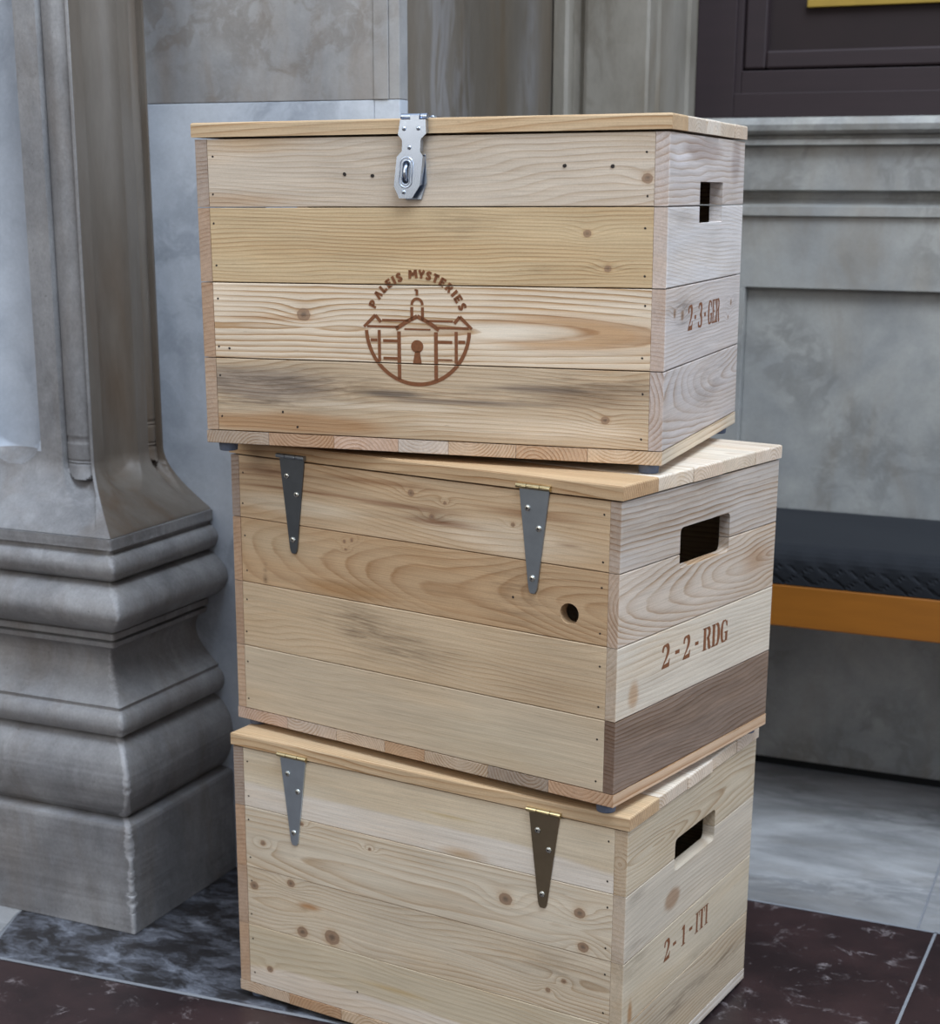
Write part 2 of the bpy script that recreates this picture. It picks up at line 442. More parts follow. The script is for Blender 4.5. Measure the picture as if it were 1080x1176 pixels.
# ------------------------------------------------------------------ brand marks (flat scorched lettering)
def stroke_quads(bm, pts, place, sub=5):
    """pts: (x,y,halfwidth) polyline, smoothed when more than 2 points"""
    P = [Vector(p) for p in pts]
    if len(P) > 2 and sub > 1:
        Q = []
        for i in range(len(P)-1):
            p0 = P[max(i-1, 0)]; p1 = P[i]; p2 = P[i+1]; p3 = P[min(i+2, len(P)-1)]
            for k in range(sub):
                t = k/sub
                Q.append(0.5*((2*p1)+(p2-p0)*t+(2*p0-5*p1+4*p2-p3)*t*t+(3*p1-p0-3*p2+p3)*t**3))
        Q.append(P[-1]); P = Q
    L, R_ = [], []
    for i, p in enumerate(P):
        a = P[max(i-1, 0)]; b = P[min(i+1, len(P)-1)]
        d = Vector((b.x-a.x, b.y-a.y)); d = d.normalized() if d.length else Vector((1, 0))
        nrm = Vector((-d.y, d.x))
        L.append(bm.verts.new(place(p.x+nrm.x*p.z, p.y+nrm.y*p.z)))
        R_.append(bm.verts.new(place(p.x-nrm.x*p.z, p.y-nrm.y*p.z)))
    for i in range(len(P)-1):
        bm.faces.new((L[i], R_[i], R_[i+1], L[i+1]))

def poly(bm, pts, place):
    bm.faces.new([bm.verts.new(place(x, y)) for x, y in pts])

def rect(bm, x0, x1, y0, y1, place): poly(bm, [(x0, y0), (x1, y0), (x1, y1), (x0, y1)], place)

# stencil serif glyphs in a unit box (w=1,h=1); strokes as (x,y,halfwidth)
def glyph(bm, ch, x0, w, z0, h, place):
    P = lambda x, y: place(x0+x*w, z0+y*h)
    if ch == '-':
        rect(bm, 0, 1, .40, .56, P); return
    if ch == 'I':
        rect(bm, .28, .72, 0, 1, P); rect(bm, 0, 1, .95, 1, P); rect(bm, 0, 1, 0, .05, P)
    if ch == '1':
        rect(bm, .32, .76, .03, .97, P); poly(bm, [(.32, .97), (.32, .80), (.0, .80), (.0, .84)], P); rect(bm, 0, 1, 0, .06, P)
    if ch == 'T':
        rect(bm, .34, .66, 0, 1, P); rect(bm, 0, 1, .94, 1, P); rect(bm, .2, .8, 0, .05, P)
        poly(bm, [(0, .95), (.16, .95), (.05, .70), (0, .70)], P); poly(bm, [(1, .95), (.84, .95), (.95, .70), (1, .70)], P)
    if ch == 'E':
        rect(bm, .10, .42, 0, 1, P); rect(bm, 0, .95, .95, 1, P); rect(bm, 0, 1, 0, .06, P); rect(bm, .46, .68, .48, .53, P)
        poly(bm, [(.66, .95), (.95, .95), (.95, .70), (.88, .70)], P); poly(bm, [(.66, .06), (1, .06), (1, .32), (.92, .32)], P)
        poly(bm, [(.66, .51), (.78, .66), (.78, .36)], P)
    if ch == 'D':
        rect(bm, .10, .40, 0, 1, P); rect(bm, 0, .55, .95, 1, P); rect(bm, 0, .55, 0, .05, P)
        stroke_quads(bm, [(.50, .965, .03), (.74, .88, .11), (.84, .5, .16), (.74, .12, .11), (.50, .035, .03)], P)
    if ch == 'R':
        rect(bm, .10, .40, 0, 1, P); rect(bm, 0, .55, .95, 1, P); rect(bm, 0, .5, 0, .05, P)
        stroke_quads(bm, [(.48, .965, .03), (.72, .90, .11), (.78, .74, .14), (.70, .58, .11), (.46, .51, .03)], P)
        stroke_quads(bm, [(.58, .52, .08), (.72, .34, .14), (.78, .12, .14), (.98, .04, .04)], P)
    if ch == 'G':
        stroke_quads(bm, [(.80, .72, .06), (.70, .92, .05), (.50, .965, .035), (.26, .86, .12), (.17, .5, .16), (.26, .14, .12), (.50, .035, .035), (.70, .08, .06), (.78, .2, .06)], P)
        rect(bm, .66, .94, .04, .42, P); rect(bm, .54, 1, .40, .46, P); poly(bm, [(.90, 1), (.90, .66), (.80, .72), (.78, .88)], P)
    if ch == '2':
        stroke_quads(bm, [(.10, .70, .10), (.16, .88, .10), (.42, .965, .05), (.70, .88, .15), (.76, .70, .17), (.56, .44, .09), (.22, .18, .05), (.06, .04, .05)], P)
        poly(bm, [(.0, 0), (.92, 0), (1, .34), (.92, .34), (.78, .20), (.40, .17), (.16, .16), (.0, .05)], P)
    if ch == '3':
        stroke_quads(bm, [(.12, .78, .11), (.22, .92, .08), (.46, .965, .05), (.74, .86, .14), (.70, .64, .12), (.42, .53, .04)], P)
        stroke_quads(bm, [(.42, .52, .04), (.74, .42, .13), (.80, .22, .16), (.66, .07, .09), (.42, .03, .04), (.16, .10, .09), (.10, .24, .11)], P)

def cut_seams(bm, seams, axis=2, half=0.0008):
    for z in seams:
        for s in (-half, half):
            n = [0, 0, 0]; n[axis] = 1; c = [0, 0, 0]; c[axis] = z*MM+s
            bmesh.ops.bisect_plane(bm, geom=bm.verts[:]+bm.edges[:]+bm.faces[:], plane_co=c, plane_no=n, dist=1e-7)
        kill = [f for f in bm.faces if abs(f.calc_center_median()[axis]-z*MM) < half*.99]
        bmesh.ops.delete(bm, geom=kill, context='FACES')

def mark_obj(name, bm, parent, seams, normal):
    cut_seams(bm, seams)
    me = bpy.data.meshes.new(name)
    for f in bm.faces:
        f.normal_update()
        if f.normal.dot(Vector(normal)) < 0: f.normal_flip()
    bm.to_mesh(me); bm.free(); me.materials.append(BURN)
    return link(bpy.data.objects.new(name, me), parent)

def side_lettering(parent, x, chars, seams):
    bm = bmesh.new(); place = lambda a, b: ((x+.15)*MM, a*MM, b*MM)
    for ch, a, b in chars: glyph(bm, ch, a, b-a, 146.5, 29.5, place)
    return mark_obj('burned_lettering', bm, parent, seams, (1, 0, 0))

LET = {  # heavy sans capitals, box 1 x 1
 'P': [[(.18, 0, .17), (.18, 1, .17)], [(.18, .86, .14), (.62, .86, .14), (.84, .68, .14), (.62, .48, .13), (.18, .48, .13)]],
 'A': [[(.14, 0, .16), (.5, .98, .16)], [(.5, .98, .16), (.86, 0, .16)]],
 'L': [[(.2, 0, .17), (.2, 1, .17)], [(.2, .13, .13), (.88, .13, .13)]],
 'E': [[(.2, 0, .17), (.2, 1, .17)], [(.2, .12, .12), (.88, .12, .12)], [(.2, .5, .11), (.78, .5, .11)], [(.2, .88, .12), (.88, .88, .12)]],
 'I': [[(.5, 0, .30), (.5, 1, .30)]],
 'S': [[(.86, .80, .12), (.5, .90, .13), (.2, .72, .14), (.5, .50, .14), (.80, .28, .14), (.5, .10, .13), (.12, .20, .12)]],
 'M': [[(.08, 0, .14), (.14, 1, .14)], [(.14, .95, .13), (.5, .35, .13)], [(.5, .35, .13), (.86, .95, .13)], [(.92, 0, .14), (.86, 1, .14)]],
 'Y': [[(.08, .98, .15), (.5, .42, .16)], [(.92, .98, .15), (.5, .42, .16)], [(.5, .5, .16), (.5, 0, .16)]],
 'T': [[(.5, 0, .17), (.5, 1, .17)], [(.04, .87, .13), (.96, .87, .13)]],
 'R': [[(.18, 0, .17), (.18, 1, .17)], [(.18, .86, .13), (.60, .86, .13), (.82, .70, .13), (.60, .52, .13), (.18, .52, .13)], [(.5, .5, .15), (.86, 0, .15)]],
}

def emblem(parent, y, seams):
    bm = bmesh.new(); cx, cz = -6.0, 150.5
    place = lambda a, b: ((cx+a)*MM, (y-.15)*MM, (cz+b)*MM)
    S = lambda *p, sub=1: stroke_quads(bm, [(a_, b_, c_*1.12) for a_, b_, c_ in p], place, sub)
    # ring, open at the top
    n = 60; R0 = 66.8
    pts = [(R0*math.cos(math.radians(a)), R0*math.sin(math.radians(a)), 2.3) for a in np.linspace(183, 357, n)]
    stroke_quads(bm, pts, place, 1)
    # eaves, side gables
    for s in (-1, 1):
        S((s*66, 1.2, 1.3), (s*24, 1.2, 1.3)); S((s*46, 9.0, 1.2), (s*11, 9.0, 1.2))
        S((s*70, .6, 1.5), (s*54.5, 14.6, 2.0)); S((s*54.8, 14.6, 1.8), (s*47.5, 6.5, 1.8))
        S((0, 14.2, 2.2), (s*14, 7.5, 2.2), (s*28, -1.4, 2.2))
        S((s*24, -4, 2.1), (s*24, -62.0, 2.1)); S((s*50, -3, 1.8), (s*50, -40.5, 1.8))
        S((s*61.5, -15, 1.7), (s*52.5, -15, 1.7)); S((s*45, -15.6, 1.6), (s*26, -15.6, 1.6))
        hw = 1.5 if s < 0 else .8
        S((s*45, -36.5, hw), (s*26, -36.5, hw))
        S((s*6.9, 25, 1.7), (s*6.9, 9, 1.7))
    S((-17, -1.2, .9), (17, -1.2, .9))
    pts = [(6.9*math.cos(a), 27.4+7.4*math.sin(a), 1.7) for a in np.linspace(0, math.pi, 15)]
    stroke_quads(bm, pts, place, 1)
    S((0, 38.5, 1.5), (0, 45.5, 1.5)); rect(bm, -3, 0, 44, 46.2, place)
    # keyhole
    poly(bm, [(-.4+8.0*math.cos(a), -21.5+7.6*math.sin(a)) for a in np.linspace(0, 2*math.pi, 28, endpoint=False)], place)
    poly(bm, [(-3.2, -27), (2.8, -27), (5.4, -42.3), (-6.2, -42.3)], place)
    # lettering on the arc
    def let(ch, deg, w=7.2, h=10.0):
        a = math.radians(deg); rr = 58.6
        ox, oy = rr*math.cos(a), rr*math.sin(a); tx, ty = math.sin(a), -math.cos(a); nx, ny = math.cos(a), math.sin(a)
        def pl(x, yy):
            X = (x-.5)*w*1.12; Y = yy*h
            return place(ox+tx*X+nx*Y, oy+ty*X+ny*Y)
        for st in LET[ch]: stroke_quads(bm, [(a_, b_, c_*1.22) for a_, b_, c_ in st], pl, 4 if len(st) > 3 else 1)
    for ch, d in zip('PALEIS', (154, 142.5, 133, 124.5, 118, 111)): let(ch, d, 4.5 if ch == 'I' else 7.2)
    for ch, d in zip('MYSTERIES', (94.5, 84.5, 76, 67.5, 58.5, 49, 41, 33.5, 24.5)): let(ch, d, 4.5 if ch == 'I' else (9 if ch == 'M' else 7.2))
    return mark_obj('burned_emblem', bm, parent, seams, (0, -1, 0))

# ------------------------------------------------------------------ hardware
def screw(parent, c, axis, r=3.6, mat=None, rot=0.4):
    """pan head screw with a cross recess"""
    A = Vector(axis).normalized()
    t1 = A.orthogonal().normalized(); t2 = A.cross(t1)
    t1, t2 = t1*math.cos(rot)+t2*math.sin(rot), -t1*math.sin(rot)+t2*math.cos(rot)
    c = Vector(c)*MM; verts = []; faces = []; fm = []
    seg = 20; prof = [(1, 0), (1, .12), (.93, .28), (.78, .42), (.5, .52), (.34, .54)]
    for pr, ph in prof:
        for k in range(seg):
            a = 2*math.pi*k/seg
            verts.append(c + (t1*math.cos(a)+t2*math.sin(a))*pr*r*MM + A*ph*r*MM)
    for i in range(len(prof)-1):
        for k in range(seg):
            faces.append((i*seg+k, i*seg+(k+1) % seg, (i+1)*seg+(k+1) % seg, (i+1)*seg+k)); fm.append(0)
    b = len(verts)
    for k in range(seg): 
        a = 2*math.pi*k/seg; q = .34 if k % 5 in (0, 1, 4) else .16
        verts.append(c + (t1*math.cos(a)+t2*math.sin(a))*q*r*MM + A*.15*r*MM)
    for k in range(seg):
        faces.append(((len(prof)-1)*seg+k, (len(prof)-1)*seg+(k+1) % seg, b+(k+1) % seg, b+k)); fm.append(1)
    faces.append([b+k for k in range(seg)]); fm.append(1)
    return mesh_obj('screw', verts, faces, None, parent, False, [mat or SCREW, SLOTM], fm)

def extrude_outline(bm, pts, place, t0, t1, bev=0.0):
    vs = [bm.verts.new(place(x, z, t0)) for x, z in pts]
    f = bm.faces.new(vs)
    r = bmesh.ops.extrude_face_region(bm, geom=[f])
    nv = [g for g in r['geom'] if isinstance(g, bmesh.types.BMVert)]
    d = Vector(place(0, 0, t1))-Vector(place(0, 0, t0))
    for v in nv: v.co += d
    if bev:
        es = [e for e in bm.edges if e.verts[0] in nv and e.verts[1] in nv]
        bmesh.ops.bevel(bm, geom=es, offset=bev*MM, segments=2, affect='EDGES', profile=.5)

def strap_hinge(parent, xc, yface, ztop, mat, label, bar=None):
    """tapered strap hanging from a rolled barrel at the lid seam"""
    place = lambda x, z, t: ((xc+x)*MM, (yface-t)*MM, z*MM)
    bm = bmesh.new()
    zb = ztop
    out = [(-21, zb), (21, zb), (20.3, zb-8), (6.2, zb-118), (5.2, zb-122), (2.6, zb-125.5), (-3.4, zb-125.5), (-5.4, zb-122), (-6.4, zb-118), (-20.3, zb-8)]
    extrude_outline(bm, out, place, 0.2, 2.0, .5)
    h = bm_obj('hinge', bm, mat, parent); tag(h, label)
    bm = bmesh.new()
    for a, b in ((-24, -9.6), (-9, 9), (9.6, 24)):
        add_cyl(bm, ((xc+(a+b)/2)*MM, (yface-3.2)*MM, (ztop+2.2)*MM), (1, 0, 0), 3.1*MM, (b-a)*MM, 18, bev=.4*MM)
    # folded leaf going into the seam
    add_box(bm, (xc-23)*MM, (xc+23)*MM, (yface-3)*MM, (yface+.5)*MM, (ztop+3.3)*MM, (ztop+4.9)*MM)
    bm_obj('hinge_barrel', bm, bar or BRASS, h)
    for dx, dz, ro in ((-8.5, -23.5, .4), (7.5, -46.5, 1.0), (-.6, -107, .2)):
        screw(h, (xc+dx, yface-2.0, ztop+dz), (0, -1, 0), 3.9, SCREW, ro)
    return h

def foot(parent, x, y, h):
    bm = bmesh.new()
    add_cyl(bm, (x*MM, y*MM, (-h/2+.05)*MM), (0, 0, 1), 11.5*MM, (h-.1)*MM, 24, r2=12.5*MM, bev=1.2*MM)
    return bm_obj('foot', bm, RUBBER, parent)

# ------------------------------------------------------------------ crates
CR = {
 1: dict(o=(-0.8635, 2.0082, 0.0093), yaw=-0.11754, W=599.1, D=409.2, tilt=(.0033, .0045), T=17.0, seam=[16.3, 106, 193.5, 283, 367.5], lid=(369.5, 386.6)),
 2: dict(o=(-0.8606, 2.0157, 0.4053), yaw=-0.19805, W=602.9, D=405.6, tilt=(-.0048, -.0013), T=14.5, seam=[16.3, 106, 195, 283, 366.2], lid=(368.2, 385.3)),
 3: dict(o=(-0.8986, 2.0275, 0.7999), yaw=0.06337, W=598.0, D=403.9, tilt=(-.0025, -.009), T=16.5, seam=[16.3, 108, 201, 291, 371.9], lid=(373.9, 391.0)),
}
def crate_matrix(c):
    ex, ey = c['tilt']
    Rz = Matrix.Rotation(c['yaw'], 4, 'Z')
    Tm = Matrix.Rotation(ex, 4, 'X') @ Matrix.Rotation(ey, 4, 'Y')
    return Matrix.Translation(c['o']) @ Rz @ Tm

HOLES = {1: (-63, 66, 264.5, 309), 2: (-62, 67, 265, 315.5), 3: (-50.5, 74.5, 270.5, 319)}
# grain descriptions; u runs left to right as seen from outside, v upwards
PALE = (222, 208, 182)
G = {
 (3, 'front'): [
  dict(tone=(208, 186, 152), con=.55, sp=5.2, vc=-300, wc=-60, warp=.8, stains=[(90, 60, 150, 20, .75), (40, 38, 110, 12, .7), (265, 55, 130, 9, .55), (430, 55, 150, 12, .45), (520, 70, 90, 20, .6)],
       knots=[(512, 33, 5)], patch=[(90, 12, 190, 16, (186, 146, 102), .5), (60, 60, 140, 26, (170, 154, 134), .6), (390, 20, 170, 15, (226, 210, 182), .4), (250, 38, 150, 6, (228, 214, 188), .6), (500, 60, 80, 18, (176, 152, 120), .7), (430, 66, 100, 4, (150, 132, 112), .7), (330, 47, 130, 3.5, (150, 134, 116), .6), (240, 54, 60, 5, (138, 126, 112), .6)]),
  dict(tone=(236, 220, 192), con=1.0, sp=6.4, vc=40, wc=2, slope=.05, uc=150, warp=.28, knots=[(125, 55, 8)], kamp=1.5,
       patch=[(470, 40, 150, 24, (208, 168, 122), .5), (400, 40, 95, 11, (240, 228, 204), .35), (80, 50, 90, 5, (206, 168, 124), .8)]),
  dict(tone=(214, 188, 142), con=.55, sp=4.6, vc=-420, wc=-50, warp=.7, knots=[(487, 60, 4.5), (512, 21, 4)], stains=[(512, 20, 30, 5, .8), (440, 19, 25, 5, .5), (330, 70, 40, 18, .35)],
       patch=[(240, 20, 400, 16, (222, 198, 152), .8)]),
  dict(tone=(210, 196, 174), con=.38, sp=6.5, vc=-140, wc=-30, slope=.03, warp=.9, knots=[(556, 30, 6)], stains=[(170, 40, 30, 10, .25), (300, 45, 40, 20, .22)],
       patch=[(60, 75, 90, 16, (206, 182, 148), .8), (40, 8, 120, 12, (204, 178, 146), .7)])],
 (3, 'side'): [
  dict(tone=(202, 194, 188), con=.6, sp=5.5, vc=60, wc=-14, slope=.12, uc=300, warp=.7, stains=[(230, 55, 90, 25, .45)]),
  dict(tone=(206, 198, 192), con=.4, sp=4.6, vc=-140, wc=-30, warp=.9, knots=[(42, 62, 5), (80, 58, 6), (350, 58, 4), (335, 40, 3)], stains=[(70, 66, 60, 9, .9), (80, 52, 40, 6, .7), (345, 60, 45, 10, .5)]),
  dict(tone=(218, 214, 210), con=.4, sp=4.5, vc=-120, wc=-40, slope=.06, warp=.5, tilt=.08, stains=[(70, 80, 60, 10, .35)]),
  dict(tone=(208, 200, 194), con=.55, sp=6.5, vc=110, wc=-20, slope=.11, uc=60, warp=.9, patch=[(170, 64, 120, 15, (184, 170, 162), .4), (350, 55, 36, 34, (182, 170, 164), .5), (50, 52, 60, 12, (224, 220, 220), .6)])],
 (2, 'front'): [
  dict(tone=(212, 194, 162), con=.12, sp=8, vc=-300, wc=-50, warp=.8, patch=[(430, 30, 170, 50, (216, 200, 168), .6)]),
  dict(tone=(216, 192, 154), con=.35, sp=6, vc=-300, wc=-60, warp=.8, stains=[(205, 55, 42, 26, .75), (260, 40, 75, 22, .55), (150, 60, 40, 20, .2)],
       patch=[(500, 30, 120, 60, (204, 180, 144), .8)]),
  dict(tone=(206, 172, 128), con=.5, sp=5, vc=40, wc=-30, slope=.09, uc=620, warp=.9, knots=[(180, 76, 2.6), (192, 79, 2.6), (182, 66, 2.2)], stains=[(445, 38, 40, 34, .5), (42, 14, 3, 16, .9)],
       patch=[(60, 60, 120, 30, (212, 186, 146), .8), (180, 12, 90, 14, (190, 148, 98), .6)]),
  dict(tone=(214, 186, 146), con=.45, sp=8, vc=-90, wc=-20, slope=.035, warp=1.5, knots=[(288, 62, 4.5), (320, 36, 4), (340, 55, 2.6), (440, 40, 3)], stains=[(320, 36, 35, 6, .6), (60, 70, 70, 16, .35)],
       patch=[(430, 22, 160, 24, (226, 206, 174), .6), (100, 25, 140, 14, (226, 208, 176), .5), (60, 66, 90, 12, (172, 134, 98), .9), (120, 46, 150, 3.5, (168, 126, 88), .7), (270, 44, 110, 4, (150, 108, 76), .8), (330, 30, 70, 5, (160, 116, 82), .8), (470, 55, 90, 8, (176, 136, 96), .8), (240, 70, 120, 5, (176, 138, 98), .8), (520, 24, 26, 1.6, (140, 104, 76), .8)])],
 (2, 'side'): [
  dict(tone=(146, 124, 106), con=.7, sp=6, vc=-180, wc=-30, slope=.03, warp=1.1, stains=[(200, 45, 260, 60, .35)]),
  dict(tone=(216, 204, 182), con=.4, sp=5.5, vc=120, wc=-40, slope=.05, warp=.6, patch=[(40, 25, 16, 22, (196, 164, 128), .5)]),
  dict(tone=(206, 190, 170), con=.75, sp=5.5, vc=46, wc=2, slope=-.15, uc=385, warp=.8, patch=[(350, 45, 60, 25, (190, 158, 126), .7)]),
  dict(tone=(194, 184, 172), con=.8, sp=7, vc=-160, wc=-30, slope=.02, warp=.6, stains=[(150, 60, 220, 30, .25)])],
 (1, 'front'): [
  dict(tone=(214, 200, 168), con=.3, sp=7, vc=-200, wc=-40, warp=.8, knots=[(36, 28, 5)], stains=[(500, 45, 60, 18, .35)], patch=[(280, 12, 420, 22, (228, 218, 200), .12), (240, 52, 80, 5, (206, 180, 128), .8), (420, 30, 60, 12, (208, 180, 130), .9), (540, 60, 40, 16, (206, 182, 138), .8)]),
  dict(tone=(218, 204, 176), con=.55, sp=6, vc=46, wc=-16, slope=.05, uc=0, warp=.9, knots=[(12, 60, 6.5), (76, 78, 6), (94, 10, 8), (144, 14, 11), (500, 44, 3.5), (478, 26, 3.5)], kamp=2.2,
       stains=[(490, 60, 70, 22, .45)], patch=[(105, 50, 26, 6, (186, 140, 92), .6)]),
  dict(tone=(222, 210, 184), con=.5, sp=6, vc=30, wc=-22, slope=.045, uc=560, warp=.9, knots=[(415, 48, 8.5), (520, 54, 7), (526, 10, 7), (30, 40, 4), (97, 82, 3), (208, 70, 2.6)], kamp=2.4),
  dict(tone=(222, 208, 178), con=.12, sp=7, vc=-300, wc=-50, warp=.8, patch=[(280, 14, 420, 24, (230, 222, 206), .12), (350, 4, 45, 12, (208, 182, 146), .8), (330, 52, 60, 3.5, (208, 188, 142), .8), (60, 60, 120, 18, (208, 188, 152), .9)])],
 (1, 'side'): [
  dict(tone=(200, 184, 156), con=.6, sp=6, vc=110, wc=-20, slope=.06, warp=1.2, stains=[(180, 50, 120, 12, .7), (330, 45, 60, 14, .6)]),
  dict(tone=(208, 194, 166), con=.25, sp=7, vc=-200, wc=-30, warp=.8, stains=[(300, 8, 140, 10, .4), (30, 78, 40, 14, .4)], patch=[(22, 12, 8, 26, (184, 142, 96), .6)]),
  dict(tone=(208, 196, 174), con=.35, sp=6, vc=-260, wc=-40, warp=.9, stains=[(30, 80, 35, 12, .5), (40, 10, 40, 14, .4)], patch=[(140, 36, 28, 17, (176, 146, 116), .35)]),
  dict(tone=(206, 190, 160), con=.6, sp=6, vc=40, wc=-10, slope=.10, uc=0, warp=1.0)],
}
NAILS = {3: [(-97.5, 329), (-61.3, 327), (177, 336), (233.4, 335), (-190, 43), (-170, 25), (-262, 120)],
         2: [(155, 236)], 1: [(-97, 50)]}
LIDSEAMS = {1: [-123, -37, 42, 128], 2: [-124, -39, 35, 128], 3: [-130, -35, 38, 127]}
BOTSEAMS = {1: [-213, -124, -38, 42, 125, 212], 2: [-211, -125, -43, 22, 121, 210], 3: [-211, -120, -33, 33, 120, 209]}
ENDT = [(224, 208, 180), (214, 196, 170), (226, 204, 184), (190, 178, 160), (206, 178, 144), (214, 206, 192), (216, 182, 146)]

def rand_grain(i, pale=True):
    return dict(tone=random.choice([(214, 198, 168), (206, 186, 152), (216, 204, 180), (200, 178, 142)]), con=random.uniform(.3, .7), sp=random.uniform(4.5, 7),
                vc=random.uniform(-260, -60), wc=random.uniform(-60, -15), slope=random.uniform(-.05, .05), warp=.7)

def build_crate(k, label):
    c = CR[k]; W, D, T, sm = c['W'], c['D'], c['T'], c['seam']
    root = bpy.data.objects.new('wooden_crate', None); link(root)
    root.empty_display_size = .05
    root.matrix_world = crate_matrix(c)
    tag(root, label, 'crate', 'wooden crates in the stack')
    X0, X1 = -W/2+T+.3, W/2-T-.3
    gap = {3: .62, 2: .45, 1: .3}[k]
    # --- long panels
    near, far = ('front_panel', 'back_panel') if k == 3 else ('back_panel', 'front_panel')
    fp = Panel()
    for j in range(4):
        g = dict(G[(k, 'front')][j]); z0, z1 = sm[j]+gap, sm[j+1]-gap
        hole = None
        if k == 2 and j == 2: hole = (234.5-X0, 227.2-z0, 13, 12.5, 12.5)
        dy = random.uniform(-.3, .3)
        fp.plank((X0, -D/2+dy, z0), (1, 0, 0), (0, 0, 1), (0, -1, 0), X1-X0, z1-z0, T, g, 3, 3, .8, hole)
        for xx in (X0+7, X1-8):
            for q in (.18, .76):
                fp.dot((xx+random.uniform(-2, 2), -D/2+dy, z0+(z1-z0)*q+random.uniform(-4, 4)), (1, 0, 0), (0, 0, 1), (0, -1, 0), 1.35)
    for x, z in NAILS[k]:
        fp.dot((x, -D/2-.3, z), (1, 0, 0), (0, 0, 1), (0, -1, 0), 2.3 if z > 300 else 1.5)
    front = fp.build(near, root)
    bp = Panel()
    for j in range(4):
        z0, z1 = sm[j]+gap, sm[j+1]-gap
        bp.plank((X1, D/2, z0), (-1, 0, 0), (0, 0, 1), (0, 1, 0), X1-X0, z1-z0, T, rand_grain(j), 12, 12, .8)
    bp.build(far, root)
    # --- short panels with the hand hole
    h = HOLES[k]
    for s in (1, -1):
        sp_ = Panel()
        for j in range(4):
            z0, z1 = sm[j]+gap, sm[j+1]-gap
            g = dict(G[(k, 'side')][j]) if s > 0 else rand_grain(j)
            if s < 0: g['tone'] = [(206, 184, 158), (196, 172, 146), (206, 180, 152), (180, 170, 160)][j]
            g.setdefault('wk', 1.0)
            hu = (h[1]-h[0])/2; hv = (h[3]-h[2])/2; hc = (h[0]+h[1])/2
            uc = (hc+D/2) if s > 0 else (D/2-hc)
            hole = (uc, (h[2]+h[3])/2-z0, hu, hv, 1.5 if k == 3 else 7) if j >= 2 else None
            d = 3 if s > 0 else 8
            o = (W/2, -D/2, z0) if s > 0 else (-W/2, D/2, z0)
            sp_.plank(o, (0, s, 0), (0, 0, 1), (s, 0, 0), D, z1-z0, T, g, d, 3, 1.1, hole, nw=6)
        P = sp_.build('side_panel', root)
        if s > 0:
            if k == 3:
                ch = [('2', -93, -69), ('-', -60, -51), ('3', -41, -17), ('-', -8, 1), ('G', 13, 37), ('E', 37, 57), ('R', 57, 80)]
            elif k == 2:
                ch = [('2', -97, -77), ('-', -64, -53), ('2', -44, -25), ('-', -13, -4), ('R', 7, 30), ('D', 31, 54), ('G', 55, 76)]
            else:
                ch = [('2', -85, -66), ('-', -57, -47), ('1', -30, -17), ('-', -5, 5), ('I', 14, 26), ('T', 26, 46), ('I', 46, 58)]
            side_lettering(P, W/2, ch, sm[1:4])
    # --- bottom boards run front to back: their end grain shows
    bt = Panel(); xs = [-W/2-.5] + BOTSEAMS[k] + [W/2+.5]
    for j in range(len(xs)-1):
        ct = ENDT[(j*3+k) % len(ENDT)]
        g = dict(tone=ct, con=.75, sp=random.uniform(3.2, 5), vc=(xs[j+1]-xs[j])*random.uniform(.1, .9), wc=random.choice([-26, -34, 12, 20, -45]), warp=.1)
        bt.plank((xs[j]+.3, -D/2-.6+random.uniform(-.3, .3), 0), (0, 1, 0), (1, 0, 0), (0, 0, -1), D+1.0, xs[j+1]-xs[j]-.6, sm[0]-.5, g, 8, 3, .9, None, 5)
    bt.build('bottom_panel', root)
    # --- lid
    lp = Panel(); ys = [-D/2-2.2] + LIDSEAMS[k] + [D/2+2]
    LT = c['lid'][1]-c['lid'][0]
    for j in range(len(ys)-1):
        g = dict(tone=[(204, 178, 138), (228, 220, 202), (232, 224, 208), (226, 216, 196), (226, 214, 194)][j], con=.55, sp=random.uniform(3.8, 5.5), vc=(ys[j+1]-ys[j])*random.uniform(-.3, .9), wc=random.choice([-34, -50, -28]),
                 slope=.02, warp=.5)
        if j == 0: g.update(tone=(212, 184, 142) if k != 2 else (204, 172, 128), wc=-60, vc=-90, sp=4.5, con=.7)
        ox = [2.4, 1.8, 3.0, 1.2, 2.0][j]
        lo = {3: 3.5, 2: .4, 1: 2.0}[k]
        lp.plank((-W/2-lo, ys[j]+.2, c['lid'][1]), (1, 0, 0), (0, 1, 0), (0, 0, 1), W+lo+ox, ys[j+1]-ys[j]-.4, LT, g, 4, 3, 2.2, None, 6)
    lp.build('lid', root)
    return root, front

root3, front3 = build_crate(3, 'topmost pine crate with steel hasp and round branded emblem, marked 2-3-GER')
root2, front2 = build_crate(2, 'middle pine crate of the stack with round knothole and two steel strap hinges, marked 2-2-RDG')
root1, front1 = build_crate(1, 'bottom pine crate standing on the dark floor, one hinge with dark bronze reflection painted in, marked 2-1-ITI')
emblem(front3, -CR[3]['D']/2-.3, CR[3]['seam'][1:4])
side = None
strap_hinge(root2, -191.5, -CR[2]['D']/2-.3, 370.5, ZINC3, 'dark steel strap hinge', ZINC2)
strap_hinge(root2, 184.0, -CR[2]['D']/2-.3, 370.0, ZINC2, 'steel strap hinge')
strap_hinge(root1, -196.5, -CR[1]['D']/2-.3, 368.5, ZINC_BLUE_REFL, 'steel strap hinge with blue reflection in its colour')
strap_hinge(root1, 186.5, -CR[1]['D']/2-.3, 369.0, ZINC_DARK_REFL, 'steel strap hinge with dark bronze reflection in its colour')
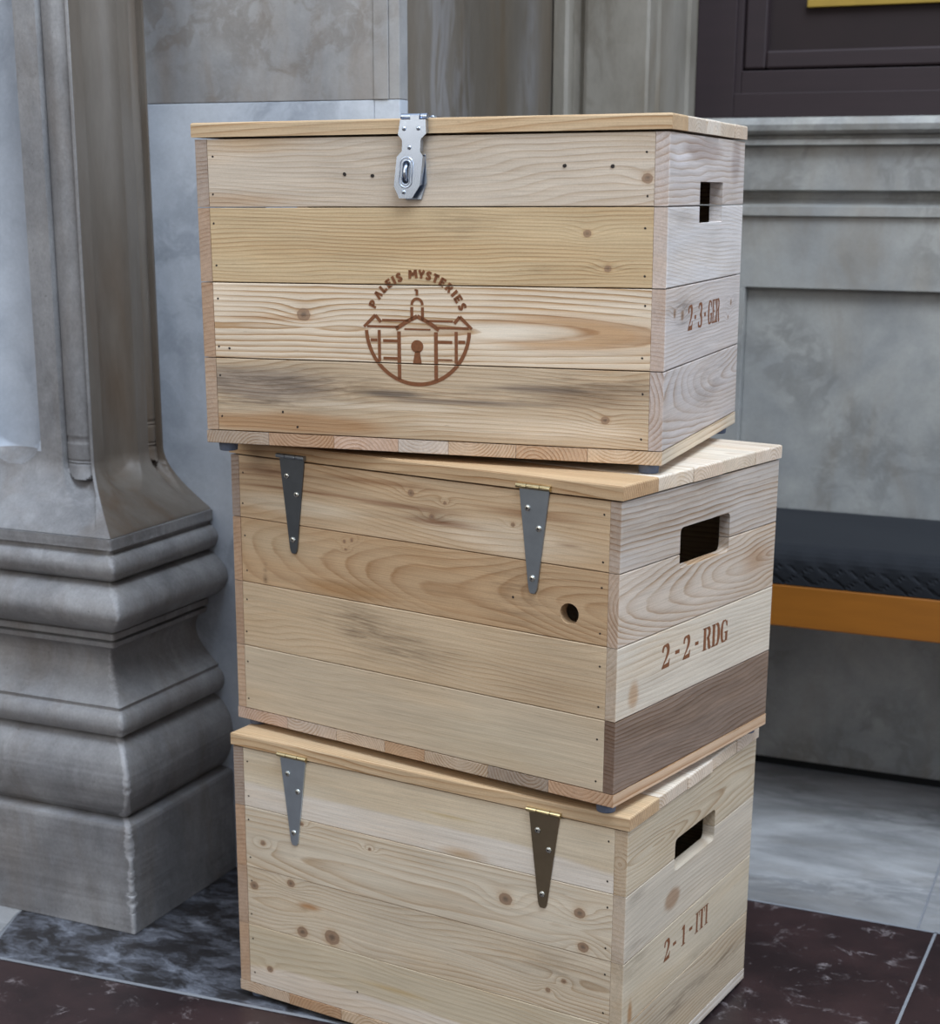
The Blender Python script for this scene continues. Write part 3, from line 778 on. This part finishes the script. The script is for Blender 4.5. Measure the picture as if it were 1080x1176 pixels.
# feet: long enough to touch what is below
bpy.context.view_layer.update()
for k, root, below in ((3, root3, root2), (2, root2, root1), (1, root1, None)):
    c = CR[k]; Mw = crate_matrix(c)
    for sx in (-1, 1):
        for sy in (-1, 1):
            x, y = sx*(c['W']/2-20), sy*(c['D']/2-18)
            p = Mw @ Vector((x*MM, y*MM, 0))
            if below is None: h = p.z
            else:
                b = CR[k-1]; Mb = crate_matrix(b); q = Mb.inverted() @ p
                top = b['lid'][1]*MM
                h = q.z-top
            foot(root, x, y, 11.5 if (k == 3 and sx < 0 and sy < 0) else max(h/MM, 4.0))

# --- hasp on the top crate
def hasp(parent):
    yl = -CR[3]['D']/2-2.4          # lid front edge
    yb = -CR[3]['D']/2              # body front
    t0 = 9.0
    place = lambda x, z, t: (x*MM, (yb-t)*MM, z*MM)
    # long slotted plate
    bm = bmesh.new()
    out = [(-7.5, 393.5), (3.5, 393.5), (3.5, 389), (11.5, 389), (12, 373.5), (5, 367), (4.2, 353), (7.6, 348.5), (3.4, 315.5), (-6.8, 301), (-23, 301), (-29.6, 315),
           (-25.3, 347.8), (-18.8, 354), (-18.2, 366.5), (-23.4, 372.5), (-20.3, 389), (-16, 389), (-7.5, 389)]
    # plate with a slot hole: build ring of faces by triangulated fill
    a = math.radians(-5.0); sc = Vector((-13.8, 330.2))
    def oval(hw, hh, n=28):
        r = []
        for i in range(n):
            t = 2*math.pi*i/n; x = hw*math.cos(t); z = (hh-hw)*(1 if math.sin(t) >= 0 else -1)+hw*math.sin(t)
            r.append((sc.x + x*math.cos(a) + z*math.sin(-a)*-1*-1, sc.y + z*math.cos(a) - x*math.sin(a)*-1*-1))
        return r
    ov = lambda hw, hh: [(sc.x + x*math.cos(a)-z*math.sin(a), sc.y + x*math.sin(a)+z*math.cos(a)) for x, z in
                         [(hw*math.cos(2*math.pi*i/28), (hh-hw)*(1 if i < 14 else -1)+hw*math.sin(2*math.pi*i/28)) for i in range(28)]]
    inner = ov(4.4, 13.2)
    vo = [bm.verts.new(place(x, z, t0)) for x, z in out]; vi = [bm.verts.new(place(x, z, t0)) for x, z in inner]
    eo = [bm.edges.new((vo[i], vo[(i+1) % len(vo)])) for i in range(len(vo))]
    ei = [bm.edges.new((vi[i], vi[(i+1) % len(vi)])) for i in range(len(vi))]
    bmesh.ops.triangle_fill(bm, use_beauty=True, use_dissolve=False, edges=eo+ei)
    bm.normal_update()
    r = bmesh.ops.extrude_face_region(bm, geom=bm.faces[:])
    for g_ in r['geom']:
        if isinstance(g_, bmesh.types.BMVert): g_.co.y -= 1.6*MM
    # folded side edges turning back, as pressed steel
    def flange(p, q):
        d = 5.0
        vs = [bm.verts.new(place(*p, t0+.6)), bm.verts.new(place(*q, t0+.6)), bm.verts.new(place(q[0]+.7, q[1], t0-d)), bm.verts.new(place(p[0]+.7, p[1], t0-d))]
        f = bm.faces.new(vs)
        r2 = bmesh.ops.extrude_face_region(bm, geom=[f])
        for g_ in r2['geom']:
            if isinstance(g_, bmesh.types.BMVert): g_.co.x -= 1.2*MM
    flange((11.5, 388), (12, 374)); flange((7.6, 348), (3.4, 316)); flange((-22.4, 372.5), (-19.3, 388)); flange((5, 366.5), (4.2, 353.5))
    flange((-28.4, 316), (-24.1, 347))
    pl = bm_obj('hasp', bm, ZINC, parent); tag(pl, 'bright zinc hasp with slot')
    # raised bead round the slot
    bm = bmesh.new()
    for hw, hh, rad in ((8.0, 17.0, 1.0), (4.9, 13.7, .9)):
        ring = ov(hw, hh); n = len(ring); vr = []
        for i in range(n):
            p = Vector((ring[i][0], ring[i][1])); nn = Vector((ring[(i+1) % n][0]-ring[i-1][0], ring[(i+1) % n][1]-ring[i-1][1])).normalized(); nn = Vector((nn.y, -nn.x))
            vr.append([bm.verts.new(place(p.x+nn.x*rad*math.cos(t), p.y+nn.y*rad*math.cos(t), t0+1.6+rad*.8*math.sin(t))) for t in np.linspace(0, math.pi, 6)])
        for i in range(n):
            for j in range(5):
                bm.faces.new((vr[i][j], vr[(i+1) % n][j], vr[(i+1) % n][j+1], vr[i][j+1]))
    bm_obj('slot_bead', bm, ZINC, pl, True)
    # staple seen in the slot, and its base plate on the crate
    bm = bmesh.new()
    outb = [(-28, 350), (6, 350), (7, 318), (0, 299.5), (-20, 299.5), (-28, 316)]
    extrude_outline(bm, [(x+1.5, z) for x, z in outb], place, .2, 2.2, .5)
    pts = []
    for i in range(13):
        t = math.pi*i/12; pts.append((sc.x+0, sc.y + 9*math.cos(t), 2.2+ 11.5*math.sin(t)**.6))
    vr = []
    for i, p in enumerate(pts):
        q0 = Vector(pts[max(i-1, 0)]); q1 = Vector(pts[min(i+1, 12)]); d = (q1-q0).normalized()
        n1 = Vector((1, 0, 0)); n2 = d.cross(n1)
        vr.append([bm.verts.new(place(*(Vector(p)+(n1*math.cos(t)+n2*math.sin(t))*2.2))) for t in np.linspace(0, 2*math.pi, 11)[:-1]])
    for i in range(12):
        for j in range(10): bm.faces.new((vr[i][j], vr[i][(j+1) % 10], vr[i+1][(j+1) % 10], vr[i+1][j]))
    bp_ = bm_obj('staple_plate', bm, ZINC, parent)
    # barrel and top leaf lying on the lid
    bm = bmesh.new(); zt = CR[3]['lid'][1]
    yB = yl-3.4
    for x0, x1 in ((-20.5, -8.2), (-7.8, 3.8), (4.2, 12.5)):
        add_cyl(bm, ((x0+x1)/2*MM, yB*MM, (zt+1.6)*MM), (1, 0, 0), 3.4*MM, (x1-x0)*MM, 18, bev=.4*MM)
    add_box(bm, -19*MM, 12*MM, yB*MM, (yl+34)*MM, (zt+.1)*MM, (zt+2.0)*MM, .0004)
    add_box(bm, -24*MM, 17*MM, (yl+12)*MM, (yl+34)*MM, (zt+.1)*MM, (zt+2.0)*MM, .0004)
    lf = bm_obj('hasp_leaf', bm, ZINC, parent)
    for dx, dy in ((-15, 20), (9, 20), (-3, 27)): screw(lf, (dx, yl+dy, zt+2.0), (0, 0, 1), 3.0, ZINC)
    for x, z in ((-15.6, 379), (2.4, 379), (-9.2, 358), (-17.2, 308)): screw(pl, (x, yb-t0-1.6, z), (0, -1, 0), 2.5, ZINC)
hasp(root3)

# ------------------------------------------------------------------ the setting
def structure(o): o['kind'] = 'structure'; return o
def prism(name, pts, axis, a0, a1, mat, parent=None, seg=1):
    """closed outline extruded along x ('X': pts are (y,z)) or z ('Z': pts are (x,y))"""
    bm = bmesh.new()
    mk = (lambda p, a: (a, p[0], p[1])) if axis == 'X' else (lambda p, a: (p[0], p[1], a))
    rings = [[bm.verts.new(mk(p, a)) for p in pts] for a in (a0, a1)]
    n = len(pts)
    for i in range(n): bm.faces.new((rings[0][i], rings[0][(i+1) % n], rings[1][(i+1) % n], rings[1][i]))
    bm.faces.new(rings[0]); bm.faces.new(rings[1])
    return bm_obj(name, bm, mat, parent)
def boxes(name, lst, mat, parent=None, bev=0.0):
    bm = bmesh.new()
    for b in lst: add_box(bm, *b, bev=bev)
    return bm_obj(name, bm, mat, parent)

# floor: separate slabs with fine joints
def slab(name, pts, mat, z=0.0, th=.04):
    bm = bmesh.new()
    top = [bm.verts.new((x, y, z)) for x, y in pts]; bot = [bm.verts.new((x, y, z-th)) for x, y in pts]
    n = len(pts); bm.faces.new(top); bm.faces.new(bot)
    for i in range(n): bm.faces.new((top[i], top[(i+1) % n], bot[(i+1) % n], bot[i]))
    return structure(bm_obj(name, bm, mat))
def seam_y(x): return 1.789 + (x+1.576)*0.062
XL, XR = -4.2, 3.6
slab('floor', [(XL, -3.0), (-.317, -3.0), (-.317, 2.4675), (-1.2, 2.4675), (-1.2, seam_y(-1.2)-.004), (-1.6, seam_y(-1.6)-.004), (-1.62, 1.82), (XL, 1.80)], M_TILE)
slab('floor', [(-.313, -3.0), (XR, -3.0), (XR, 2.4675), (-.313, 2.4675)], M_TILE)
slab('floor', [(-1.2, seam_y(-1.2)+.004), (-.9, seam_y(-.9)), (-.9, 2.4675), (-1.2, 2.4675)], M_MOT, .0006)
slab('floor', [(-1.6, seam_y(-1.6)+.002), (-1.2, seam_y(-1.2)+.002), (-1.2, 2.3), (-1.655, 2.3), (-1.655, 1.93)], M_MOT)
slab('floor', [(XL, 1.802), (-1.622, 1.822), (-1.658, 1.93), (-1.658, 2.3), (XL, 2.3)], M_PALE)
slab('floor', [(-1.2, 2.4705), (-.345, 2.4705), (-.375, 3.3), (-1.2, 3.3)], M_PALE)
slab('floor', [(-.341, 2.4705), (XR, 2.4705), (XR, 3.3), (-.371, 3.3)], M_PALE)
g = structure(boxes('floor', [(XL, XR, -3.0, 3.4, -.05, -.0015)], M_GROUT))
def flat_strip(bm, a, b, w, z):
    a, b = Vector(a), Vector(b); d = (b-a).normalized(); n_ = Vector((-d.y, d.x))*w/2
    vs = [bm.verts.new((p.x, p.y, z)) for p in (a-n_, b-n_, b+n_, a+n_)]
    bm.faces.new(vs)
bm = bmesh.new()
flat_strip(bm, (-1.62, seam_y(-1.62)), (-.9, seam_y(-.9)), .007, .0009)
flat_strip(bm, (-1.2, 2.469), (XR, 2.469), .006, .0009)
flat_strip(bm, (-.315, -3), (-.315, 2.469), .0045, .0009)
structure(bm_obj('floor', bm, M_GROUT))

# left wall: two courses, corner strip, dark reveal block
structure(boxes('wall_left', [(-2.9, -1.1611, 2.235, 2.262, 0, 1.2343), (-1.1605, -1.12, 2.235, 2.262, 0, 1.2343)], M_WALLB, bev=.0008))
structure(boxes('wall_left', [(-2.9, -1.1611, 2.235, 2.262, 1.235, 3.2), (-1.1605, -1.137, 2.233, 2.262, 1.235, 3.2), (-1.1365, -1.12, 2.235, 2.262, 1.235, 3.2)], M_WALLU, bev=.0008))
structure(boxes('wall_niche', [(-2.9, -1.1225, 2.2625, 2.95, 0, 3.2)], M_NICHE))
# moulded architrave
structure(prism('trim_1', [(-1.125, 2.99), (-1.1215, 2.828), (-1.118, 2.822), (-1.097, 2.820), (-1.092, 2.826), (-1.088, 2.842), (-1.078, 2.846), (-1.070, 2.838), (-1.064, 2.828), (-1.058, 2.826), (-.952, 2.824), (-.948, 2.829),
      (-.9465, 2.86), (-.950, 2.872), (-.9465, 2.884), (-.9465, 3.03), (-.942, 3.04), (-.942, 3.11), (-.96, 3.15), (-1.125, 3.15)], 'Z', 0, 3.2, M_ARCH))
# dado below the window
prof = [(3.16, 1.2365), (3.070, 1.2365), (3.064, 1.232), (3.060, 1.224), (3.062, 1.214), (3.069, 1.208), (3.086, 1.2065), (3.086, 1.201), (3.077, 1.199), (3.076, 1.190), (3.094, 1.187), (3.095, 1.112), (3.120, 1.108), (3.122, 1.098),
        (3.114, 1.088), (3.098, 1.085), (3.091, 1.083), (3.091, 1.067), (3.099, 1.064), (3.100, .9385), (3.16, .9385)]
structure(prism('trim_2', prof, 'X', -.942, XR, M_DADO))
structure(boxes('wall_right', [(-.942, -.838, 3.100, 3.16, .03, .938), (-.8375, XR, 3.119, 3.16, .022, .938)], M_DADO, bev=.001))
structure(boxes('gap_dark_right', [(-.942, XR, 3.14, 3.2, 0, .021)], M_GAP))  # near-black strip painting the dark of the gap at the wall foot
structure(boxes('wall_right', [(-.96, XR, 3.17, 3.3, 0, 3.2)], M_DADO))

# dark wooden window
win = structure(bpy.data.objects.new('window_1', None)); link(win); win.location = (-.2, 3.11, 1.237)
def frame_boxes(x0, z0, x1, z1, wl, wb, ya, yb):
    return [(x0, x0+wl, ya, yb, z0, z1), (x1-wl, x1, ya, yb, z0, z1), (x0+wl+.0002, x1-wl-.0002, ya, yb, z0, z0+wb), (x0+wl+.0002, x1-wl-.0002, ya, yb, z1-wb, z1)]
def wchild(name, lst, mat, bev=.0015):
    o = boxes(name, [(a-win.location.x, b-win.location.x, c-win.location.y, d-win.location.y, e-win.location.z, f-win.location.z) for a, b, c, d, e, f in lst], mat, win, bev)
    return o
wchild('window_frame', frame_boxes(-.9415, 1.237, .55, 2.75, .072, .042, 3.078, 3.14), M_DARKW)
wchild('inner_frame', frame_boxes(-.871, 1.2775, .48, 2.71, .012, .040, 3.086, 3.14), M_DARKW)
wchild('sash', frame_boxes(-.8575, 1.3205, .467, 2.667, .040, .031, 3.093, 3.14), M_DARKW, .004)
wchild('window_panel', [(-.82, .43, 3.118, 3.14, 1.349, 2.64)], M_DARKP)
wchild('gilded_rail', [(-.752, .36, 3.108, 3.119, 1.4222, 1.436)], M_GOLD)

# ------------------------------------------------------------------ bench with cushion
bench = bpy.data.objects.new('bench', None); link(bench); bench.location = (-.2, 2.93, 0)
tag(bench, 'low bench with orange varnished wooden rail against the marble wall', 'bench')
def bchild(name, lst, mat, bev=.003):
    return boxes(name, [(a+.2, b+.2, c-2.93, d-2.93, e, f) for a, b, c, d, e, f in lst], mat, bench, bev)
bchild('front_rail', [(-.97, 1.6, 2.750, 2.772, .3885, .4625)], M_ORANGE)
bchild('seat_board', [(-.97, 1.6, 2.7725, 3.09, .4405, .4625)], M_ORANGE)
for x in (-.93, 1.5):
    bchild('leg', [(x, x+.05, 2.79, 2.84, 0.0015, .4400)], M_ORANGE)
    bchild('leg', [(x, x+.05, 3.02, 3.07, 0.0015, .4400)], M_ORANGE)
# cushion: rounded front edge over a scalloped lower border
nx, prof = 520, []
for t in np.linspace(0, 1, 10): prof.append((3.096-t*(3.096-2.782), .5295, 0))
for t in np.linspace(0, math.pi/2, 7)[1:]: prof.append((2.782-.034*math.sin(t), .4995+.030*math.cos(t), 0))
for t in np.linspace(0, 1, 9)[1:]: prof.append((2.748+.002*t, .4995-t*.036, t))
prof.append((3.096, .4635, 0))
verts, faces = [], []
x0, x1 = -.965, 1.6
for i in range(nx+1):
    x = x0+(x1-x0)*i/nx
    for (y, z, t) in prof:
        dy = 0
        if t > 0:
            a = abs(((x/.052) % 1)-.5)*2; b = abs(t-.45)*2
            dia = max(0, 1-(a+b)); edge = max(0, 1-abs(a+b-1.0)*5)
            dy = .0016*math.sin(min(1, dia*2)*math.pi/2)-.0014*edge
        elif z > .5 and y < 2.80: dy = .0012*math.cos(x/.052*2*math.pi)
        verts.append((x+.2-.2+0.0, y-dy, z + (.0012*math.sin(x*9+y*20) if z > .525 and y < 3.09 else 0)))
m_ = len(prof)
for i in range(nx):
    for j in range(m_): faces.append((i*m_+j, i*m_+(j+1) % m_, (i+1)*m_+(j+1) % m_, (i+1)*m_+j))
faces.append(list(range(m_))); faces.append([nx*m_+j for j in range(m_)][::-1])
cu = mesh_obj('bench_cushion', verts, faces, M_CLOTH, None)
bmx = bmesh.new(); bmx.from_mesh(cu.data); bmesh.ops.recalc_face_normals(bmx, faces=bmx.faces); bmx.to_mesh(cu.data); bmx.free()
tag(cu, 'long black woven seat cushion with scalloped border lying on the bench', 'cushion')

# ------------------------------------------------------------------ pilaster
pil = bpy.data.objects.new('pilaster', None); link(pil); pil.location = (-1.75, 2.1, 0)
tag(pil, 'weathered grey marble pilaster with fluted shaft and moulded base left of the crates', 'pilaster')
def nz3(x, y, z): return math.sin(x*91+z*57)*.5+math.sin(z*213+y*77+1.3)*.3+math.sin(z*467+x*310)*.2
def chip(z):
    v = mnoise.noise((z*38, 3.3, 1.7))*1.1+mnoise.noise((z*130, 7.1, 0))*.8+mnoise.noise((z*420, 1, 5))*.35
    return max(0, v-.02)*1.3
def mitre_mesh(name, profile, mat, rr=.004, chips=1.0, xl=-2.35, yw=2.2345):
    """profile (inset,z) run round the corner of the base"""
    dense = []
    for (a, b) in zip(profile[:-1], profile[1:]):
        n = max(1, int(math.hypot(b[0]-a[0], b[1]-a[1])/.0022))
        for k in range(n): dense.append((a[0]+(b[0]-a[0])*k/n, a[1]+(b[1]-a[1])*k/n))
    dense.append(profile[-1])
    verts, faces, edge = [], [], []
    arc = [0, .25, .5, .75, 1]
    for (i, z) in dense:
        X, Y = -1.44-i, 1.941+i
        r = rr + chips*.009*chip(z)
        row = []
        for k in range(7): row.append((X, yw+(Y+r+.013-yw)*(k/7)))
        row.append((X, Y+r+.012))
        for t in arc:
            a = math.pi/2*t
            row.append((X-r+r*math.cos(a), Y+r-r*math.sin(a)))
        row.append((X-r-.012, Y))
        k_ = 1.0 if z < .2 else (.95 if z < .32 else .72)
        edge += [0]*8+[k_]*5+[0]*9
        for k in range(1, 9): row.append((X-r-.013+(xl-X+r+.013)*(k/8), Y))
        for j, (x, y) in enumerate(row):
            w = .0009*(mnoise.noise((x*60, y*60, z*60))+.6*mnoise.noise((x*170, y*170, z*170)))
            verts.append((x-pil.location.x+w, y-pil.location.y-w if 0 < j else y-pil.location.y, z))
    m = len(verts)//len(dense)
    for a in range(len(dense)-1):
        for b in range(m-1): faces.append((a*m+b, a*m+b+1, (a+1)*m+b+1, (a+1)*m+b))
    # caps
    c0 = len(verts); verts.append((xl-pil.location.x, yw-pil.location.y, dense[-1][1])); t = (len(dense)-1)*m
    faces.append([t+b for b in range(m)]+[c0])
    verts.append((xl-pil.location.x, yw-pil.location.y, dense[0][1])); faces.append([b for b in range(m)][::-1]+[c0+1])
    o = mesh_obj(name, verts, faces, mat, pil)
    edge += [0]*(len(verts)-len(edge))
    at = o.data.attributes.new('edge', 'FLOAT', 'POINT'); at.data.foreach_set('value', edge)
    b = bmesh.new(); b.from_mesh(o.data); bmesh.ops.recalc_face_normals(b, faces=b.faces)
    for f in b.faces: f.smooth = True
    for e in b.edges:
        if len(e.link_faces) == 2 and e.calc_face_angle(0) > .6: e.smooth = False
    b.to_mesh(o.data); b.free()
    return o
def bulge(i0, z0, i1, z1, imin, n=14, p=.5):
    out = []
    for k in range(n+1):
        t = k/n; s = math.sin(math.pi*t)**.62
        base = i0+(i1-i0)*t
        out.append((base-(base-imin)*s, z0+(z1-z0)*t))
    return out
mitre_mesh('plinth', [(0, .001), (0, .170), (.002, .1755), (.007, .178), (.03, .181)], M_PIL, .003, 1.0)
bp_prof = [(.03, .1815), (.022, .182)] + bulge(.020, .184, .036, .3085, -.003) + [(.034, .309), (.034, .3125), (.018, .3135)] + bulge(.018, .314, .022, .352, .010, 8) + \
    [(.022, .3535), (.020, .358), (.026, .362)] + [(.026+.036*math.sin(math.pi/2*t), .362+.055*t) for t in np.linspace(0, 1, 9)] + [(.062-.014*t*t, .417+.027*t) for t in np.linspace(0, 1, 6)] + \
    [(.040, .4445), (.038, .452), (.048, .4525), (.048, .457), (.036, .4575), (.036, .467), (.040, .468)] + bulge(.040, .469, .036, .549, -.004) + [(.034, .550)] + bulge(.026, .551, .028, .592, .012, 8) + \
    [(.028, .593), (.028, .597), (.021, .599), (.021, .615), (.06, .6165)]
mitre_mesh('base_moulding', bp_prof, M_PIL, .004, .6)
# fluted shaft
def shaft():
    def inset(z):
        t = min(1, max(0, (z-.617)/.095))
        return .024+.086*math.sin(t*math.pi/2)
    zs = list(np.arange(.616, .80, .0022)) + list(np.arange(.80, 1.0, .02)) + list(np.arange(1.0, 2.61, .1))
    # columns along the perimeter: side (from the wall to the corner) then front
    ys = np.concatenate([np.arange(2.2345, 2.051, -.0022)])
    xs = np.arange(-1.5505, -1.86, -.0022)
    F = [  # (side?, centre, half, type, end z, cable end z)
        ('s', 2.2125, .0165, 'cable', .640, .690), ('s', 2.122, .043, 'flute', .660, 0),
        ('f', -1.581, .0255, 'cable', .618, .682), ('f', -1.700, .052, 'flute', .700, 0), ('f', -1.82, .0255, 'cable', .618, .682)]
    def depth(kind, c, z):
        for fk, cc, h, ty, ze, zc in F:
            if fk != kind: continue
            t = (c-cc)/h
            if abs(t) >= 1: continue
            r = math.sqrt(1-t*t)
            if ty == 'flute':
                zz = ze + (1-r)*h*.9
                return .024*(h/.043)*r*min(1, math.sqrt(max(0, (z-zz)/.02))) if z > zz else 0
            if z > zc + (1-r)*h*.8:
                d = .013*(1-r)**.8+.001
                for b in (zc+.024, zc+.029, zc+.058, zc+.063):
                    if abs(z-b) < .0016: d += .0016
                return d
            k = min(1, max(0, (z-ze)/.05))
            hw = .25+.75*k
            if abs(t) > hw: return 0
            return .020*math.sqrt(max(0, 1-(t/hw)**2))*k
        return 0
    verts, faces = [], []; ncol = len(ys)+len(xs)
    for z in zs:
        i = inset(z); d0 = i-.110
        X = -1.44-i; Y = 1.941+i
        for y in ys:
            # squeeze the side columns so the corner stays mitred as the foot flares
            yy = 2.2345+(y-2.2345)*((2.2345-Y)/(2.2345-2.051))
            verts.append((X-depth('s', y, z), yy, z))
        for x in xs:
            xx = x-d0
            verts.append((xx, Y+depth('f', x, z), z))
    for a in range(len(zs)-1):
        for b in range(ncol-1): faces.append((a*ncol+b, a*ncol+b+1, (a+1)*ncol+b+1, (a+1)*ncol+b))
    # plain remainder of the front to the left
    n0 = len(verts)
    for z in zs:
        i = inset(z); verts.append((-2.3, 1.941+i, z))
    for a in range(len(zs)-1): faces.append((a*ncol+ncol-1, n0+a, n0+a+1, (a+1)*ncol+ncol-1))
    verts = [(x-pil.location.x, y-pil.location.y, z) for x, y, z in verts]
    fm = []
    for f_ in faces:
        c_ = f_[0] % ncol if f_[0] < len(zs)*ncol else ncol
        x_ = verts[f_[1]][0]+pil.location.x
        fm.append(1 if (f_[0] < len(zs)*ncol and c_ < len(ys)-1) else (2 if x_ < -1.648 and verts[f_[0]][2] > .72 else 0))  # left flute gets the pale blue marble: bluish light painted as colour
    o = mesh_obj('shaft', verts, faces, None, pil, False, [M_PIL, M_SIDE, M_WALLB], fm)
    b = bmesh.new(); b.from_mesh(o.data); bmesh.ops.recalc_face_normals(b, faces=b.faces)
    for f in b.faces: f.smooth = True
    for e in b.edges:
        if len(e.link_faces) == 2 and e.calc_face_angle(0) > .7: e.smooth = False
    b.to_mesh(o.data); b.free()
shaft()

# ------------------------------------------------------------------ light
world = bpy.data.worlds.new('hall daylight'); scene.world = world; world.use_nodes = True
nt = world.node_tree; nt.nodes.clear(); n = N(nt)
out = nt.nodes.new('ShaderNodeOutputWorld'); bg = nt.nodes.new('ShaderNodeBackground'); nt.links.new(bg.outputs[0], out.inputs[0])
d = n.sep(n.coord('Generated'))
up = n.ramp(n.math('ADD', n.math('MULTIPLY', d[2], .5), .5), [(0.0, (.10, .09, .08)), (.45, (.22, .20, .18)), (.55, (.36, .35, .34)), (.78, (.62, .68, .78)), (1.0, (.80, .92, 1.15))])
nt.links.new(up, bg.inputs[0]); bg.inputs[1].default_value = 1.0
def area(name, loc, target, size, energy, col, shape='RECTANGLE', sy=None):
    l = bpy.data.lights.new(name, 'AREA'); l.energy = energy; l.color = col; l.shape = shape; l.size = size; l.size_y = sy or size
    o = bpy.data.objects.new(name, l); link(o); o.location = loc
    o.rotation_euler = (Vector(target)-Vector(loc)).to_track_quat('-Z', 'Y').to_euler(); return o
area('skylight', (.6, .9, 4.6), (-.6, 2.2, .6), 2.2, 235, (.76, .87, 1.0))
area('right_window', (3.4, 1.1, 1.9), (-.6, 2.1, .7), 1.8, 62, (.70, .82, 1.0), sy=2.4)
area('left_fill', (-2.6, -1.6, 2.4), (-.9, 2.0, .7), 2.0, 40, (1.0, .95, .88))  # unseen warm fill lamp added at front left

# ------------------------------------------------------------------ camera
cam = bpy.data.cameras.new('camera'); co = bpy.data.objects.new('camera', cam); link(co)
r = Vector((0.9109, 0.4126, 0.0037)); u = Vector((-0.11429, 0.24368, 0.9631)); f = Vector((-0.39647, 0.87771, -0.26913))
co.matrix_world = Matrix(((r.x, u.x, -f.x, 0), (r.y, u.y, -f.y, 0), (r.z, u.z, -f.z, 1.11348), (0, 0, 0, 1)))
cam.sensor_fit = 'HORIZONTAL'; cam.sensor_width = 36; cam.lens = 1913.746/1080*36
cam.shift_x = (540-537.805)/1080; cam.shift_y = (750.4925-588)/1080
cam.clip_start = .05; cam.clip_end = 60
cam.dof.use_dof = True; cam.dof.focus_distance = 2.02; cam.dof.aperture_fstop = 7.0
scene.camera = co
vs = scene.view_settings
vs.view_transform = 'Standard'; vs.look = 'None'; vs.gamma = 1; vs.exposure = 0; vs.use_curve_mapping = False
